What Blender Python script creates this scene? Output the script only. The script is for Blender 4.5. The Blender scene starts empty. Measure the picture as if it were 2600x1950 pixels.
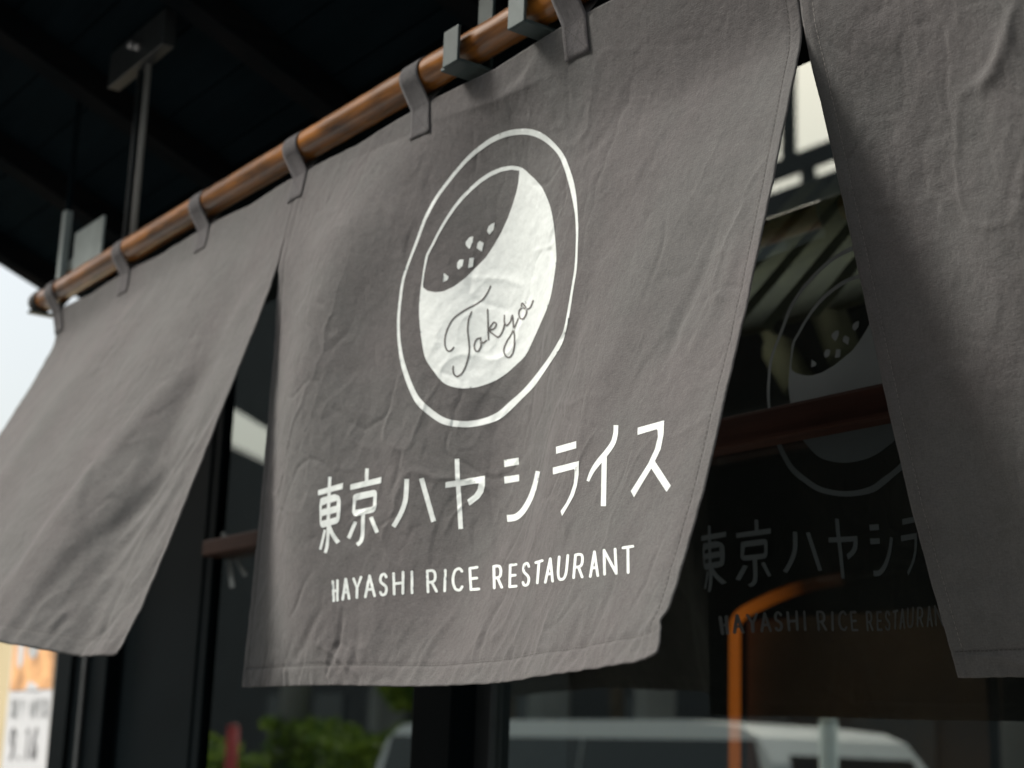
import bpy, bmesh, math, random
import numpy as np
from mathutils import Vector, Matrix
from mathutils.bvhtree import BVHTree
from mathutils.geometry import delaunay_2d_cdt

random.seed(7)
RNG = np.random.default_rng(11)
scene = bpy.context.scene
C = bpy.context.collection

# ------------------------------------------------------------------ camera
ZP = 2.164                                   # height of the curtain pole's axis
F_PX = 4095.81                               # focal length in photo pixels (2600 wide)
YAW, PITCH, ROLL = 0.955634, 0.230420, 0.035511
CAM = np.array([1.53652, -0.78634, 1.49963])
_d = np.array([-math.sin(YAW) * math.cos(PITCH), math.cos(YAW) * math.cos(PITCH), math.sin(PITCH)])
_r = np.array([math.cos(YAW), math.sin(YAW), 0.0])
_u = np.cross(_r, _d)
CR = math.cos(ROLL) * _r + math.sin(ROLL) * _u
CU = -math.sin(ROLL) * _r + math.cos(ROLL) * _u
CD = _d
cam_data = bpy.data.cameras.new('camera')
cam = bpy.data.objects.new('camera', cam_data)
C.objects.link(cam)
M = Matrix(((CR[0], CU[0], -CD[0], CAM[0]), (CR[1], CU[1], -CD[1], CAM[1]), (CR[2], CU[2], -CD[2], CAM[2]), (0, 0, 0, 1)))
cam.matrix_world = M
cam_data.sensor_width = 36.0
cam_data.lens = F_PX / 2600 * 36.0
cam_data.clip_start = 0.05
cam_data.clip_end = 2000
cam_data.dof.use_dof = True
cam_data.dof.focus_distance = 1.24
cam_data.dof.aperture_fstop = 6.8
scene.camera = cam

# ------------------------------------------------------------------ sky, sun, exposure
SUN_EL, SUN_AZ = math.radians(47), math.radians(46)      # azimuth from straight out of the shop front, towards -X
S = Vector((-math.sin(SUN_AZ) * math.cos(SUN_EL), -math.cos(SUN_AZ) * math.cos(SUN_EL), math.sin(SUN_EL)))
world = bpy.data.worlds.new('World')
scene.world = world
world.use_nodes = True
wn = world.node_tree
bg = wn.nodes['Background']
sky = wn.nodes.new('ShaderNodeTexSky')
sky.sky_type = 'NISHITA'
sky.sun_disc = False
sky.sun_elevation = SUN_EL
sky.sun_rotation = math.atan2(S.x, S.y)
sky.air_density = 1.0
sky.dust_density = 9.0
sky.ozone_density = 0.6
haze = wn.nodes.new('ShaderNodeMix')                     # thin bright overcast, even over the whole sky
haze.data_type = 'RGBA'
haze.inputs['Factor'].default_value = 0.5
haze.inputs['B'].default_value = (5.6, 6.0, 5.9, 1)
wn.links.new(sky.outputs[0], haze.inputs['A'])
wn.links.new(haze.outputs['Result'], bg.inputs[0])
bg.inputs[1].default_value = 0.15
sun_data = bpy.data.lights.new('sun', 'SUN')
sun_data.energy = 3.7
sun_data.angle = math.radians(17)
sun_data.color = (1.0, 0.965, 0.91)
sun = bpy.data.objects.new('sun', sun_data)
C.objects.link(sun)
sun.rotation_euler = S.to_track_quat('Z', 'Y').to_euler()
sun.location = (-4, -6, 9)
vs = scene.view_settings
vs.view_transform = 'Standard'
vs.look = 'None'
vs.exposure = 0.40
vs.gamma = 1.0
scene.cycles.max_bounces = 10
scene.cycles.transparent_max_bounces = 12

# ------------------------------------------------------------------ pixel helpers (directions only)
def ray(px, py):
    v = CD + CR * (px - 1300) / F_PX - CU * (py - 975) / F_PX
    return v / np.linalg.norm(v)
def on_plane(px, py, axis, value):
    v = ray(px, py)
    return CAM + v * (value - CAM[axis]) / v[axis]
def project(P):
    v = P - CAM
    z = v @ CD
    return np.stack([1300 + F_PX * (v @ CR) / z, 975 - F_PX * (v @ CU) / z], -1)

# ------------------------------------------------------------------ materials
def new_mat(name):
    m = bpy.data.materials.new(name)
    m.use_nodes = True
    nt = m.node_tree
    return m, nt, nt.nodes['Principled BSDF'], nt.nodes['Material Output']

def plain(name, col, rough=0.6, metal=0.0, noise=0.15, scale=40.0, bump=0.0, stretch=(1, 1, 1), coat=0.0, spec=0.5):
    m, nt, b, out = new_mat(name)
    tc = nt.nodes.new('ShaderNodeTexCoord')
    mp = nt.nodes.new('ShaderNodeMapping')
    mp.inputs['Scale'].default_value = stretch
    nz = nt.nodes.new('ShaderNodeTexNoise')
    nz.inputs['Scale'].default_value = scale
    nz.inputs['Detail'].default_value = 6
    rp = nt.nodes.new('ShaderNodeValToRGB')
    k0, k1 = 1 - noise, 1 + noise
    rp.color_ramp.elements[0].color = (col[0] * k0, col[1] * k0, col[2] * k0, 1)
    rp.color_ramp.elements[1].color = (min(1, col[0] * k1), min(1, col[1] * k1), min(1, col[2] * k1), 1)
    rp.color_ramp.elements[0].position = 0.3
    rp.color_ramp.elements[1].position = 0.7
    L = nt.links.new
    L(tc.outputs['Object'], mp.inputs[0]); L(mp.outputs[0], nz.inputs['Vector'])
    L(nz.outputs['Fac'], rp.inputs[0]); L(rp.outputs[0], b.inputs['Base Color'])
    b.inputs['Roughness'].default_value = rough
    b.inputs['Metallic'].default_value = metal
    b.inputs['Specular IOR Level'].default_value = spec
    if spec < 0.1: b.inputs['Specular Tint'].default_value = (0.02, 0.02, 0.02, 1)
    if coat:
        b.inputs['Coat Weight'].default_value = coat
        b.inputs['Coat Roughness'].default_value = 0.15
    if bump:
        bp = nt.nodes.new('ShaderNodeBump')
        bp.inputs['Strength'].default_value = bump
        bp.inputs['Distance'].default_value = 0.002
        L(nz.outputs['Fac'], bp.inputs['Height']); L(bp.outputs[0], b.inputs['Normal'])
    return m

def cloth_material(name, col, trans=0.07):
    m, nt, b, out = new_mat(name)
    L = nt.links.new
    tc = nt.nodes.new('ShaderNodeTexCoord')
    def noise(scale, stretch, detail=4, rough=0.6):
        mp = nt.nodes.new('ShaderNodeMapping'); mp.inputs['Scale'].default_value = stretch
        n = nt.nodes.new('ShaderNodeTexNoise'); n.inputs['Scale'].default_value = scale
        n.inputs['Detail'].default_value = detail; n.inputs['Roughness'].default_value = rough
        L(tc.outputs['UV'], mp.inputs[0]); L(mp.outputs[0], n.inputs['Vector'])
        return n.outputs['Fac']
    def math_node(op, a, bb):
        n = nt.nodes.new('ShaderNodeMath'); n.operation = op
        for i, v in enumerate((a, bb)):
            if isinstance(v, (int, float)): n.inputs[i].default_value = v
            else: L(v, n.inputs[i])
        return n.outputs[0]
    weft = noise(1100, (0.14, 1, 1), 3)          # slubs running across
    warp = noise(900, (1, 0.16, 1), 3)
    grain = noise(620, (1, 1, 1), 5, 0.75)
    blot = noise(26, (1, 1.4, 1), 5, 0.65)
    big = noise(5, (1, 1, 1), 3)
    s = math_node('ADD', math_node('MULTIPLY', weft, 0.30), math_node('MULTIPLY', warp, 0.22))
    s = math_node('ADD', s, math_node('MULTIPLY', grain, 0.42))
    s = math_node('ADD', s, math_node('MULTIPLY', blot, 0.22))
    rp = nt.nodes.new('ShaderNodeValToRGB')
    rp.color_ramp.elements[0].position = 0.40; rp.color_ramp.elements[1].position = 0.78
    rp.color_ramp.elements[0].color = (col[0] * 0.60, col[1] * 0.60, col[2] * 0.595, 1)
    rp.color_ramp.elements[1].color = (col[0] * 1.42, col[1] * 1.42, col[2] * 1.43, 1)
    L(s, rp.inputs[0])
    hue = nt.nodes.new('ShaderNodeMix'); hue.data_type = 'RGBA'; hue.blend_type = 'MULTIPLY'
    rp2 = nt.nodes.new('ShaderNodeValToRGB')
    rp2.color_ramp.elements[0].position = 0.42; rp2.color_ramp.elements[1].position = 0.6
    rp2.color_ramp.elements[0].color = (0.985, 1.0, 0.985, 1); rp2.color_ramp.elements[1].color = (1.0, 0.965, 0.965, 1)
    L(big, rp2.inputs[0]); hue.inputs['Factor'].default_value = 1.0
    L(rp.outputs[0], hue.inputs['A']); L(rp2.outputs[0], hue.inputs['B'])
    L(hue.outputs['Result'], b.inputs['Base Color'])
    b.inputs['Roughness'].default_value = 0.92
    b.inputs['Specular IOR Level'].default_value = 0.25
    b.inputs['Sheen Weight'].default_value = 0.12
    b.inputs['Sheen Roughness'].default_value = 0.5
    crum = noise(95, (1, 0.8, 1), 6, 0.66)
    h = math_node('ADD', math_node('MULTIPLY', s, 0.42), math_node('MULTIPLY', crum, 0.62))
    bp = nt.nodes.new('ShaderNodeBump'); bp.inputs['Strength'].default_value = 0.75; bp.inputs['Distance'].default_value = 0.0026
    L(h, bp.inputs['Height']); L(bp.outputs[0], b.inputs['Normal'])
    tr = nt.nodes.new('ShaderNodeBsdfTranslucent'); L(hue.outputs['Result'], tr.inputs[0])
    mx = nt.nodes.new('ShaderNodeMixShader'); mx.inputs[0].default_value = trans
    L(b.outputs[0], mx.inputs[1]); L(tr.outputs[0], mx.inputs[2]); L(mx.outputs[0], out.inputs[0])
    return m

def wood(name, dark, light, axis=0, scale=6.0, rough=0.35, coat=0.4, stretch=0.06, bump=0.25, spec=0.5):
    m, nt, b, out = new_mat(name)
    L = nt.links.new
    tc = nt.nodes.new('ShaderNodeTexCoord')
    mp = nt.nodes.new('ShaderNodeMapping')
    sc = [1, 1, 1]; sc[axis] = stretch
    mp.inputs['Scale'].default_value = sc
    n1 = nt.nodes.new('ShaderNodeTexNoise'); n1.inputs['Scale'].default_value = scale * 14; n1.inputs['Detail'].default_value = 8
    n1.inputs['Roughness'].default_value = 0.62; n1.inputs['Distortion'].default_value = 0.6
    n2 = nt.nodes.new('ShaderNodeTexNoise'); n2.inputs['Scale'].default_value = scale * 2.2; n2.inputs['Detail'].default_value = 3
    mx = nt.nodes.new('ShaderNodeMath'); mx.operation = 'MULTIPLY_ADD'; mx.inputs[1].default_value = 0.65
    m2 = nt.nodes.new('ShaderNodeMath'); m2.operation = 'MULTIPLY'; m2.inputs[1].default_value = 0.35
    rp = nt.nodes.new('ShaderNodeValToRGB')
    rp.color_ramp.elements[0].position = 0.36; rp.color_ramp.elements[1].position = 0.66
    rp.color_ramp.elements[0].color = (*dark, 1); rp.color_ramp.elements[1].color = (*light, 1)
    e = rp.color_ramp.elements.new(0.5); e.color = tuple(0.55 * a + 0.45 * c for a, c in zip(dark, light)) + (1,)
    L(tc.outputs['Object'], mp.inputs[0]); L(mp.outputs[0], n1.inputs['Vector']); L(tc.outputs['Object'], n2.inputs['Vector'])
    L(n2.outputs['Fac'], m2.inputs[0]); L(n1.outputs['Fac'], mx.inputs[0]); L(m2.outputs[0], mx.inputs[2])
    L(mx.outputs[0], rp.inputs[0]); L(rp.outputs[0], b.inputs['Base Color'])
    b.inputs['Roughness'].default_value = rough
    b.inputs['Specular IOR Level'].default_value = spec
    if spec < 0.2: b.inputs['Specular Tint'].default_value = (0.08, 0.08, 0.08, 1)
    b.inputs['Coat Weight'].default_value = coat; b.inputs['Coat Roughness'].default_value = 0.22
    bp = nt.nodes.new('ShaderNodeBump'); bp.inputs['Strength'].default_value = bump; bp.inputs['Distance'].default_value = 0.001
    L(n1.outputs['Fac'], bp.inputs['Height']); L(bp.outputs[0], b.inputs['Normal'])
    return m

def glass_material(name, ior, tint):
    m, nt, b, out = new_mat(name)
    nt.nodes.remove(b)
    L = nt.links.new
    fr = nt.nodes.new('ShaderNodeFresnel'); fr.inputs[0].default_value = ior
    tr = nt.nodes.new('ShaderNodeBsdfTransparent'); tr.inputs[0].default_value = (*tint, 1)
    gl = nt.nodes.new('ShaderNodeBsdfGlossy'); gl.inputs['Roughness'].default_value = 0.0
    gl.inputs[0].default_value = (0.92, 1.0, 0.95, 1)
    mx = nt.nodes.new('ShaderNodeMixShader')
    ge = nt.nodes.new('ShaderNodeNewGeometry')
    sub = nt.nodes.new('ShaderNodeMath'); sub.operation = 'SUBTRACT'; sub.use_clamp = True      # mirror only on the face the ray enters
    L(fr.outputs[0], sub.inputs[0]); L(ge.outputs['Backfacing'], sub.inputs[1])
    L(sub.outputs[0], mx.inputs[0]); L(tr.outputs[0], mx.inputs[1]); L(gl.outputs[0], mx.inputs[2]); L(mx.outputs[0], out.inputs[0])
    return m

def leaf_material(name, c0, c1):
    m, nt, b, out = new_mat(name)
    L = nt.links.new
    g = nt.nodes.new('ShaderNodeNewGeometry')
    rp = nt.nodes.new('ShaderNodeValToRGB')
    rp.color_ramp.elements[0].color = (*c0, 1); rp.color_ramp.elements[1].color = (*c1, 1)
    L(g.outputs['Random Per Island'], rp.inputs[0]); L(rp.outputs[0], b.inputs['Base Color'])
    b.inputs['Roughness'].default_value = 0.5
    tr = nt.nodes.new('ShaderNodeBsdfTranslucent'); L(rp.outputs[0], tr.inputs[0])
    mx = nt.nodes.new('ShaderNodeMixShader'); mx.inputs[0].default_value = 0.4
    L(b.outputs[0], mx.inputs[1]); L(tr.outputs[0], mx.inputs[2]); L(mx.outputs[0], out.inputs[0])
    return m

def emit(name, col, strength):
    m, nt, b, out = new_mat(name)
    b.inputs['Base Color'].default_value = (*col, 1)
    b.inputs['Emission Color'].default_value = (*col, 1)
    b.inputs['Emission Strength'].default_value = strength
    b.inputs['Roughness'].default_value = 0.4
    return m

def fading_strip(name, col, strength, x0, x1):
    m = emit(name, col, strength)
    nt = m.node_tree; b = nt.nodes['Principled BSDF']
    b.inputs['Base Color'].default_value = (0.06, 0.02, 0.006, 1)
    tc = nt.nodes.new('ShaderNodeTexCoord'); sp = nt.nodes.new('ShaderNodeSeparateXYZ'); mr = nt.nodes.new('ShaderNodeMapRange')
    mr.inputs['From Min'].default_value = x0; mr.inputs['From Max'].default_value = x1
    mr.inputs['To Min'].default_value = strength; mr.inputs['To Max'].default_value = 0.01
    nt.links.new(tc.outputs['Object'], sp.inputs[0]); nt.links.new(sp.outputs[0], mr.inputs['Value']); nt.links.new(mr.outputs[0], b.inputs['Emission Strength'])
    return m

MAT = dict(
    cloth=cloth_material('grey_noren_cotton', (0.095, 0.0925, 0.0925)),
    tab=cloth_material('grey_tab_cotton', (0.076, 0.073, 0.077), 0.02),
    ink=plain('white_print', (0.60, 0.645, 0.635), 0.6, noise=0.05, scale=220, bump=0.16),
    script=plain('dark_script_print', (0.085, 0.078, 0.075), 0.8, noise=0.1),
    thread=plain('dark_thread', (0.045, 0.042, 0.04), 0.9),
    thread_pale=plain('pale_thread', (0.20, 0.19, 0.18), 0.9),
    pole=wood('varnished_pole_wood', (0.020, 0.0055, 0.0013), (0.35, 0.128, 0.015), 0, 5.0, 0.30, 0.5, spec=0.5, stretch=0.12, bump=0.5),
    steel=plain('dark_teal_steel', (0.055, 0.075, 0.076), 0.42, metal=0.35, noise=0.22, scale=25, bump=0.12),
    galv=plain('galvanised_steel', (0.30, 0.35, 0.345), 0.45, metal=0.3, noise=0.15, scale=30),
    steel_dark=plain('black_steel', (0.02, 0.024, 0.026), 0.5, noise=0.2),
    rubber=plain('black_cap', (0.02, 0.02, 0.018), 0.7),
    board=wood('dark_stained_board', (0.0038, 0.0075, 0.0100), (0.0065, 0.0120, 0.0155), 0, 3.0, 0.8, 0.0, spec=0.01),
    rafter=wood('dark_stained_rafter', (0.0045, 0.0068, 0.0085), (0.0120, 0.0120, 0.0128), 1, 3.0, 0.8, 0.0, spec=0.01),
    frame=plain('black_green_frame', (0.0030, 0.0048, 0.0058), 0.5, noise=0.2, scale=8, spec=0.03),
    rail=wood('red_brown_rail', (0.015, 0.0065, 0.0045), (0.036, 0.0150, 0.0100), 0, 5.0, 0.6, 0.0, spec=0.15),
    glass=glass_material('shop_glass', 3.5, (0.62, 0.68, 0.68)),
    decal=plain('white_glass_decal', (0.050, 0.064, 0.068), 0.6, noise=0.05),  # dim mirror image of the noren print, put into flat colour
    decal_faint=plain('worn_glass_decal', (0.038, 0.046, 0.048), 0.6, noise=0.4, scale=60),  # fainter colour for the lettering in that painted reflection
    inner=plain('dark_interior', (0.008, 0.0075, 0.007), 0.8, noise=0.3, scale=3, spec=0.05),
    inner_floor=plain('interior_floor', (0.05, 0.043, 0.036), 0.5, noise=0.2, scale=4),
    arch_wood=plain('brown_panel', (0.17, 0.085, 0.038), 0.7, noise=0.3, scale=6),
    amber=plain('pale_amber_glaze', (0.15, 0.13, 0.065), 0.85, noise=0.15),
    slat=wood('olive_slat_wood', (0.035, 0.033, 0.014), (0.095, 0.09, 0.038), 1, 3.0, 0.6, 0.0),
    orange=fading_strip('orange_glow', (1.0, 0.22, 0.02), 0.40, -0.86, -0.68),
    cream=plain('cream_render', (0.52, 0.44, 0.27), 0.9, noise=0.08, scale=5, bump=0.2),
    paper=plain('white_paper', (0.56, 0.58, 0.60), 0.7, noise=0.02),
    paper_orange=plain('orange_paper', (0.72, 0.38, 0.17), 0.7, noise=0.45, scale=14),
    paper_ink=plain('grey_paper_ink', (0.10, 0.10, 0.11), 0.8),
    paper_pale=plain('pale_paper_ink', (0.40, 0.42, 0.43), 0.8),
    paving=plain('pavement_stone', (0.21, 0.205, 0.195), 0.85, noise=0.15, scale=3, bump=0.3),
    asphalt=plain('asphalt', (0.055, 0.055, 0.056), 0.9, noise=0.2, scale=30, bump=0.4),
    line=plain('white_road_paint', (0.7, 0.7, 0.68), 0.8),
    soil=plain('soil', (0.09, 0.075, 0.05), 0.95, noise=0.3, scale=5),
    conc=plain('grey_concrete', (0.22, 0.22, 0.21), 0.9, noise=0.2, scale=2, bump=0.2),
    clad=plain('dark_cladding', (0.022, 0.025, 0.028), 0.7, noise=0.2, scale=1),
    window=plain('dark_window', (0.02, 0.028, 0.034), 0.15),
    car=plain('white_car_paint', (0.70, 0.72, 0.72), 0.3, noise=0.03, coat=0.5),
    tyre=plain('tyre_rubber', (0.02, 0.02, 0.02), 0.8),
    rim=plain('grey_wheel', (0.45, 0.46, 0.47), 0.4, metal=0.5),
    lamp=plain('lamp_lens', (0.6, 0.12, 0.08), 0.2),
    red=plain('red_paint', (0.42, 0.03, 0.03), 0.5, noise=0.1),
    bark=plain('bark', (0.09, 0.07, 0.05), 0.9, noise=0.4, scale=12, bump=0.6),
    leaf_hedge=leaf_material('hedge_leaf', (0.05, 0.12, 0.02), (0.27, 0.36, 0.05)),
    leaf_tree=leaf_material('tree_leaf', (0.04, 0.10, 0.02), (0.14, 0.25, 0.04)),
    roof=plain('dark_roof_tile', (0.05, 0.055, 0.06), 0.7, noise=0.2),
    pale_pole=plain('pale_green_pole', (0.72, 0.80, 0.77), 0.5, noise=0.06),
)

# ------------------------------------------------------------------ object helpers
def mesh_obj(name, verts, faces, mat, parent=None, smooth=False, uv=None):
    me = bpy.data.meshes.new(name)
    me.from_pydata([tuple(map(float, v)) for v in verts], [], [tuple(map(int, f)) for f in faces])
    if mat is not None:
        me.materials.append(MAT[mat] if isinstance(mat, str) else mat)
    if smooth:
        me.polygons.foreach_set('use_smooth', [True] * len(me.polygons))
    if uv is not None:
        lay = me.uv_layers.new(name='UVMap')
        idx = np.empty(len(me.loops), dtype=np.int32)
        me.loops.foreach_get('vertex_index', idx)
        lay.data.foreach_set('uv', np.asarray(uv, dtype=np.float32)[idx].ravel())
    me.update()
    o = bpy.data.objects.new(name, me)
    C.objects.link(o)
    if parent is not None:
        o.parent = parent
        o.matrix_parent_inverse = parent.matrix_world.inverted()
    return o

def thing(name, label, cat, loc=(0, 0, 0), group=None):
    o = bpy.data.objects.new(name, None)
    C.objects.link(o)
    o.location = loc
    o.matrix_world = Matrix.Translation(loc)
    o.empty_display_size = 0.05
    tag(o, label, cat, group)
    return o

def tag(o, label, cat=None, group=None):
    o['label'] = label
    if cat: o['category'] = cat; o['kind'] = 'thing'
    if group: o['group'] = group
    return o

def structure(o, label=None):
    o['kind'] = 'structure'
    if label: o['label'] = label
    return o

def box_geo(x0, x1, y0, y1, z0, z1, bev=0.0):
    bm = bmesh.new()
    bmesh.ops.create_cube(bm, size=1)
    for v in bm.verts:
        v.co = ((x0 + x1) / 2 + v.co.x * (x1 - x0), (y0 + y1) / 2 + v.co.y * (y1 - y0), (z0 + z1) / 2 + v.co.z * (z1 - z0))
    if bev:
        bmesh.ops.bevel(bm, geom=list(bm.edges), offset=bev, segments=2, affect='EDGES', profile=0.5)
    return bm

def bm_obj(name, bm, mat, parent=None, smooth=False):
    me = bpy.data.meshes.new(name)
    bm.to_mesh(me); bm.free()
    me.materials.append(MAT[mat])
    if smooth:
        me.polygons.foreach_set('use_smooth', [True] * len(me.polygons))
    o = bpy.data.objects.new(name, me)
    C.objects.link(o)
    if parent is not None:
        o.parent = parent
        o.matrix_parent_inverse = parent.matrix_world.inverted()
    return o

def box(name, x0, x1, y0, y1, z0, z1, mat, parent=None, bev=0.0):
    return bm_obj(name, box_geo(x0, x1, y0, y1, z0, z1, bev), mat, parent)

def tube_geo(path, radii, seg=16, cap=True):
    path = [Vector(p) for p in path]
    V, Fc = [], []
    n = len(path)
    t0 = (path[1] - path[0]).normalized()
    ref = Vector((0, 0, 1)) if abs(t0.z) < 0.9 else Vector((1, 0, 0))
    prev = (ref - t0 * ref.dot(t0)).normalized()
    for i, p in enumerate(path):
        t = (path[min(i + 1, n - 1)] - path[max(i - 1, 0)]).normalized()
        prev = (prev - t * prev.dot(t)).normalized()
        b2 = t.cross(prev)
        r = radii[i] if hasattr(radii, '__len__') else radii
        for k in range(seg):
            a = 2 * math.pi * k / seg
            V.append(p + (prev * math.cos(a) + b2 * math.sin(a)) * r)
    for i in range(n - 1):
        for k in range(seg):
            a, b_ = i * seg + k, i * seg + (k + 1) % seg
            Fc.append((a, b_, b_ + seg, a + seg))
    if cap:
        Fc.append(tuple(reversed(range(seg))))
        Fc.append(tuple(range((n - 1) * seg, n * seg)))
    return V, Fc

def tube(name, path, radii, mat, parent=None, seg=16):
    V, Fc = tube_geo(path, radii, seg)
    return mesh_obj(name, V, Fc, mat, parent, smooth=True)

# ------------------------------------------------------------------ setting: ground, street
YG = 0.30                                       # plane of the shop glass
def sheet(name, x0, x1, y0, y1, z, mat, th=0.0):
    o = box(name, x0, x1, y0, y1, z - max(th, 0.02), z, mat)
    return structure(o)
sheet('ground', -220, 220, -220, 220, -0.16, 'soil')
sheet('road', -120, 120, -6.6, -1.9, -0.13, 'asphalt')
kerb_a = sheet('pavement', -120, 120, -1.9, 6.0, 0.0, 'paving', 0.14)
kerb_b = sheet('pavement', -120, 120, -9.5, -6.6, 0.0, 'paving', 0.14)
plaza = sheet('plaza', -120, 120, -19.9, -9.5, -0.10, 'conc')
for k in range(-8, 6):
    structure(box('road_marking', k * 5.0, k * 5.0 + 2.5, -4.32, -4.2, -0.128, -0.124, 'line'))

# ------------------------------------------------------------------ the shop front
shop = thing('shop_building', 'dark timber shop front with large glass panes behind the grey noren', 'shop', (0, YG, 0))
def sbox(name, x0, x1, y0, y1, z0, z1, mat, parent=shop, bev=0.002):
    return box(name, x0, x1, y0, y1, z0, z1, mat, parent, bev)
GT, GB = 2.205, 0.28
sbox('corner_post', -1.342, -1.10, 0.262, 0.50, 0.0, 2.44, 'frame', bev=0.004)
sbox('side_panel', -1.10, -0.80, 0.285, 0.48, 0.0, 2.42, 'frame')
sbox('trim_strip', -1.192, -1.178, 0.254, 0.2615, 0.0, 2.40, 'steel_dark')
sbox('trim_strip', -1.250, -1.243, 0.254, 0.2615, 0.0, 2.40, 'frame')
sbox('window_jamb', -0.80, -0.772, 0.288, 0.40, 0.0, GT, 'frame')
sbox('mullion', -0.120, -0.034, 0.255, 0.345, 0.0, GT, 'frame', bev=0.003)
sbox('mullion', -0.034, -0.004, 0.288, 0.40, 0.0, GT, 'steel_dark', bev=0.001)
sbox('mullion', 1.28, 1.36, 0.255, 0.345, 0.0, GT, 'frame', bev=0.003)
sbox('header', -1.10, 3.0, 0.262, 0.50, GT, 2.44, 'frame')
sbox('sill', -0.772, 3.0, 0.240, 0.45, 0.0, GB, 'frame', bev=0.006)
def pane(x0, x1):
    return sbox('glass_pane', x0, x1, YG - 0.003, YG + 0.003, GB, GT, 'glass', bev=0.0)
pane_a = pane(-0.772, -0.120)
pane_b = pane(-0.004, 1.28)
pane_c = pane(1.36, 3.0)
tag(sbox('wooden_rail', -0.772, -0.120, 0.268, 0.296, ZP - 0.371, ZP - 0.346, 'rail', bev=0.003), 'thin reddish brown wooden rail across the glass')
tag(sbox('wooden_rail', -0.004, 1.28, 0.266, 0.296, ZP - 0.361, ZP - 0.330, 'rail', bev=0.004), 'reddish brown wooden rail across the glass')
sbox('upper_wall', -1.452, 3.0, 0.36, 0.62, 2.86, 6.4, 'frame')

# canopy over the pole: boards and rafters, rising outwards from the wall
CAN0, CANS, YOUT = 2.412, 0.415, -0.20
def cz(y): return CAN0 + CANS * (YG - y)
canopy = thing('canopy', 'black timber canopy with exposed rafters above the noren pole', 'canopy', (0, YG, CAN0))
ca = math.atan(CANS)
def canopy_piece(name, x0, x1, ya, yb, t0, t1, mat):
    # a bar between ya and yb following the slope; t0..t1 is its depth below (-) or above (+) the underside line
    V = []
    for x in (x0, x1):
        for y in (ya, yb):
            for t in (t0, t1):
                V.append((x, y, cz(y) + t))
    F = [(0, 1, 3, 2), (4, 6, 7, 5), (0, 4, 5, 1), (2, 3, 7, 6), (0, 2, 6, 4), (1, 5, 7, 3)]
    return mesh_obj(name, V, F, mat, canopy)
nb = 7
for k in range(nb):
    y0 = 0.40 + (YOUT - 0.40) * k / nb
    y1 = 0.40 + (YOUT - 0.40) * (k + 1) / nb
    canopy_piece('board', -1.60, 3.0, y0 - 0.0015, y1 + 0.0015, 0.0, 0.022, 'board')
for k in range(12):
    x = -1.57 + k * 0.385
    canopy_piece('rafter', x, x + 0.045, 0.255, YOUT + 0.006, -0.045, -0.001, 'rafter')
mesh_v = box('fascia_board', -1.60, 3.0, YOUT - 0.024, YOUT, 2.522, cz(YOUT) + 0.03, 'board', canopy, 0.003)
mesh_r = canopy_piece('roof_sheet', -1.60, 3.0, 0.41, YOUT - 0.03, 0.032, 0.040, 'roof')

# interior, its unseen right side left open to let sky light fill it
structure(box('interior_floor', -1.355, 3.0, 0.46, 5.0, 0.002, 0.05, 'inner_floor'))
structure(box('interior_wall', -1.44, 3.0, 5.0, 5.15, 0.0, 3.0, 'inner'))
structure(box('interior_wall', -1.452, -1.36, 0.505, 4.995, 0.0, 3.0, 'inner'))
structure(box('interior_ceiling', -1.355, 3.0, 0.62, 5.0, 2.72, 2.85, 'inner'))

# ------------------------------------------------------------------ noren: cloth panels
def resample(pts, n, sm=4):
    pts = np.asarray(pts, float)
    d = np.r_[0, np.cumsum(np.linalg.norm(np.diff(pts, axis=0), axis=1))]
    q = np.linspace(0, d[-1], n)
    out = np.stack([np.interp(q, d, pts[:, i]) for i in range(pts.shape[1])], -1)
    for _ in range(int(sm * n / 20)):
        out[1:-1] = 0.25 * out[:-2] + 0.5 * out[1:-1] + 0.25 * out[2:]
    return out, d[-1]

def vnoise(U, V, cu, cv, seed):
    """smooth value noise with cells cu x cv metres"""
    r = np.random.default_rng(seed)
    gx, gy = U / cu, V / cv
    x0, y0 = np.floor(gx).astype(int), np.floor(gy).astype(int)
    tab = r.uniform(-1, 1, (512, 512))
    fx, fy = gx - x0, gy - y0
    fx = fx * fx * fx * (fx * (fx * 6 - 15) + 10); fy = fy * fy * fy * (fy * (fy * 6 - 15) + 10)
    g = lambda i, j: tab[(x0 + i) % 512, (y0 + j) % 512]
    return (g(0, 0) * (1 - fx) + g(1, 0) * fx) * (1 - fy) + (g(0, 1) * (1 - fx) + g(1, 1) * fx) * fy

ZT = -0.0295
TABX = [-0.762 if i == 0 else -0.75 + 0.25 * i for i in range(10)]
TABX[-1] = 1.487
def top_z(x):
    k = np.abs(((x / 0.25) + 0.5) % 1.0 - 0.5) * 2      # 0 at a tab, 1 midway
    return ZT - 0.0045 * (k ** 1.5)

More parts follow.
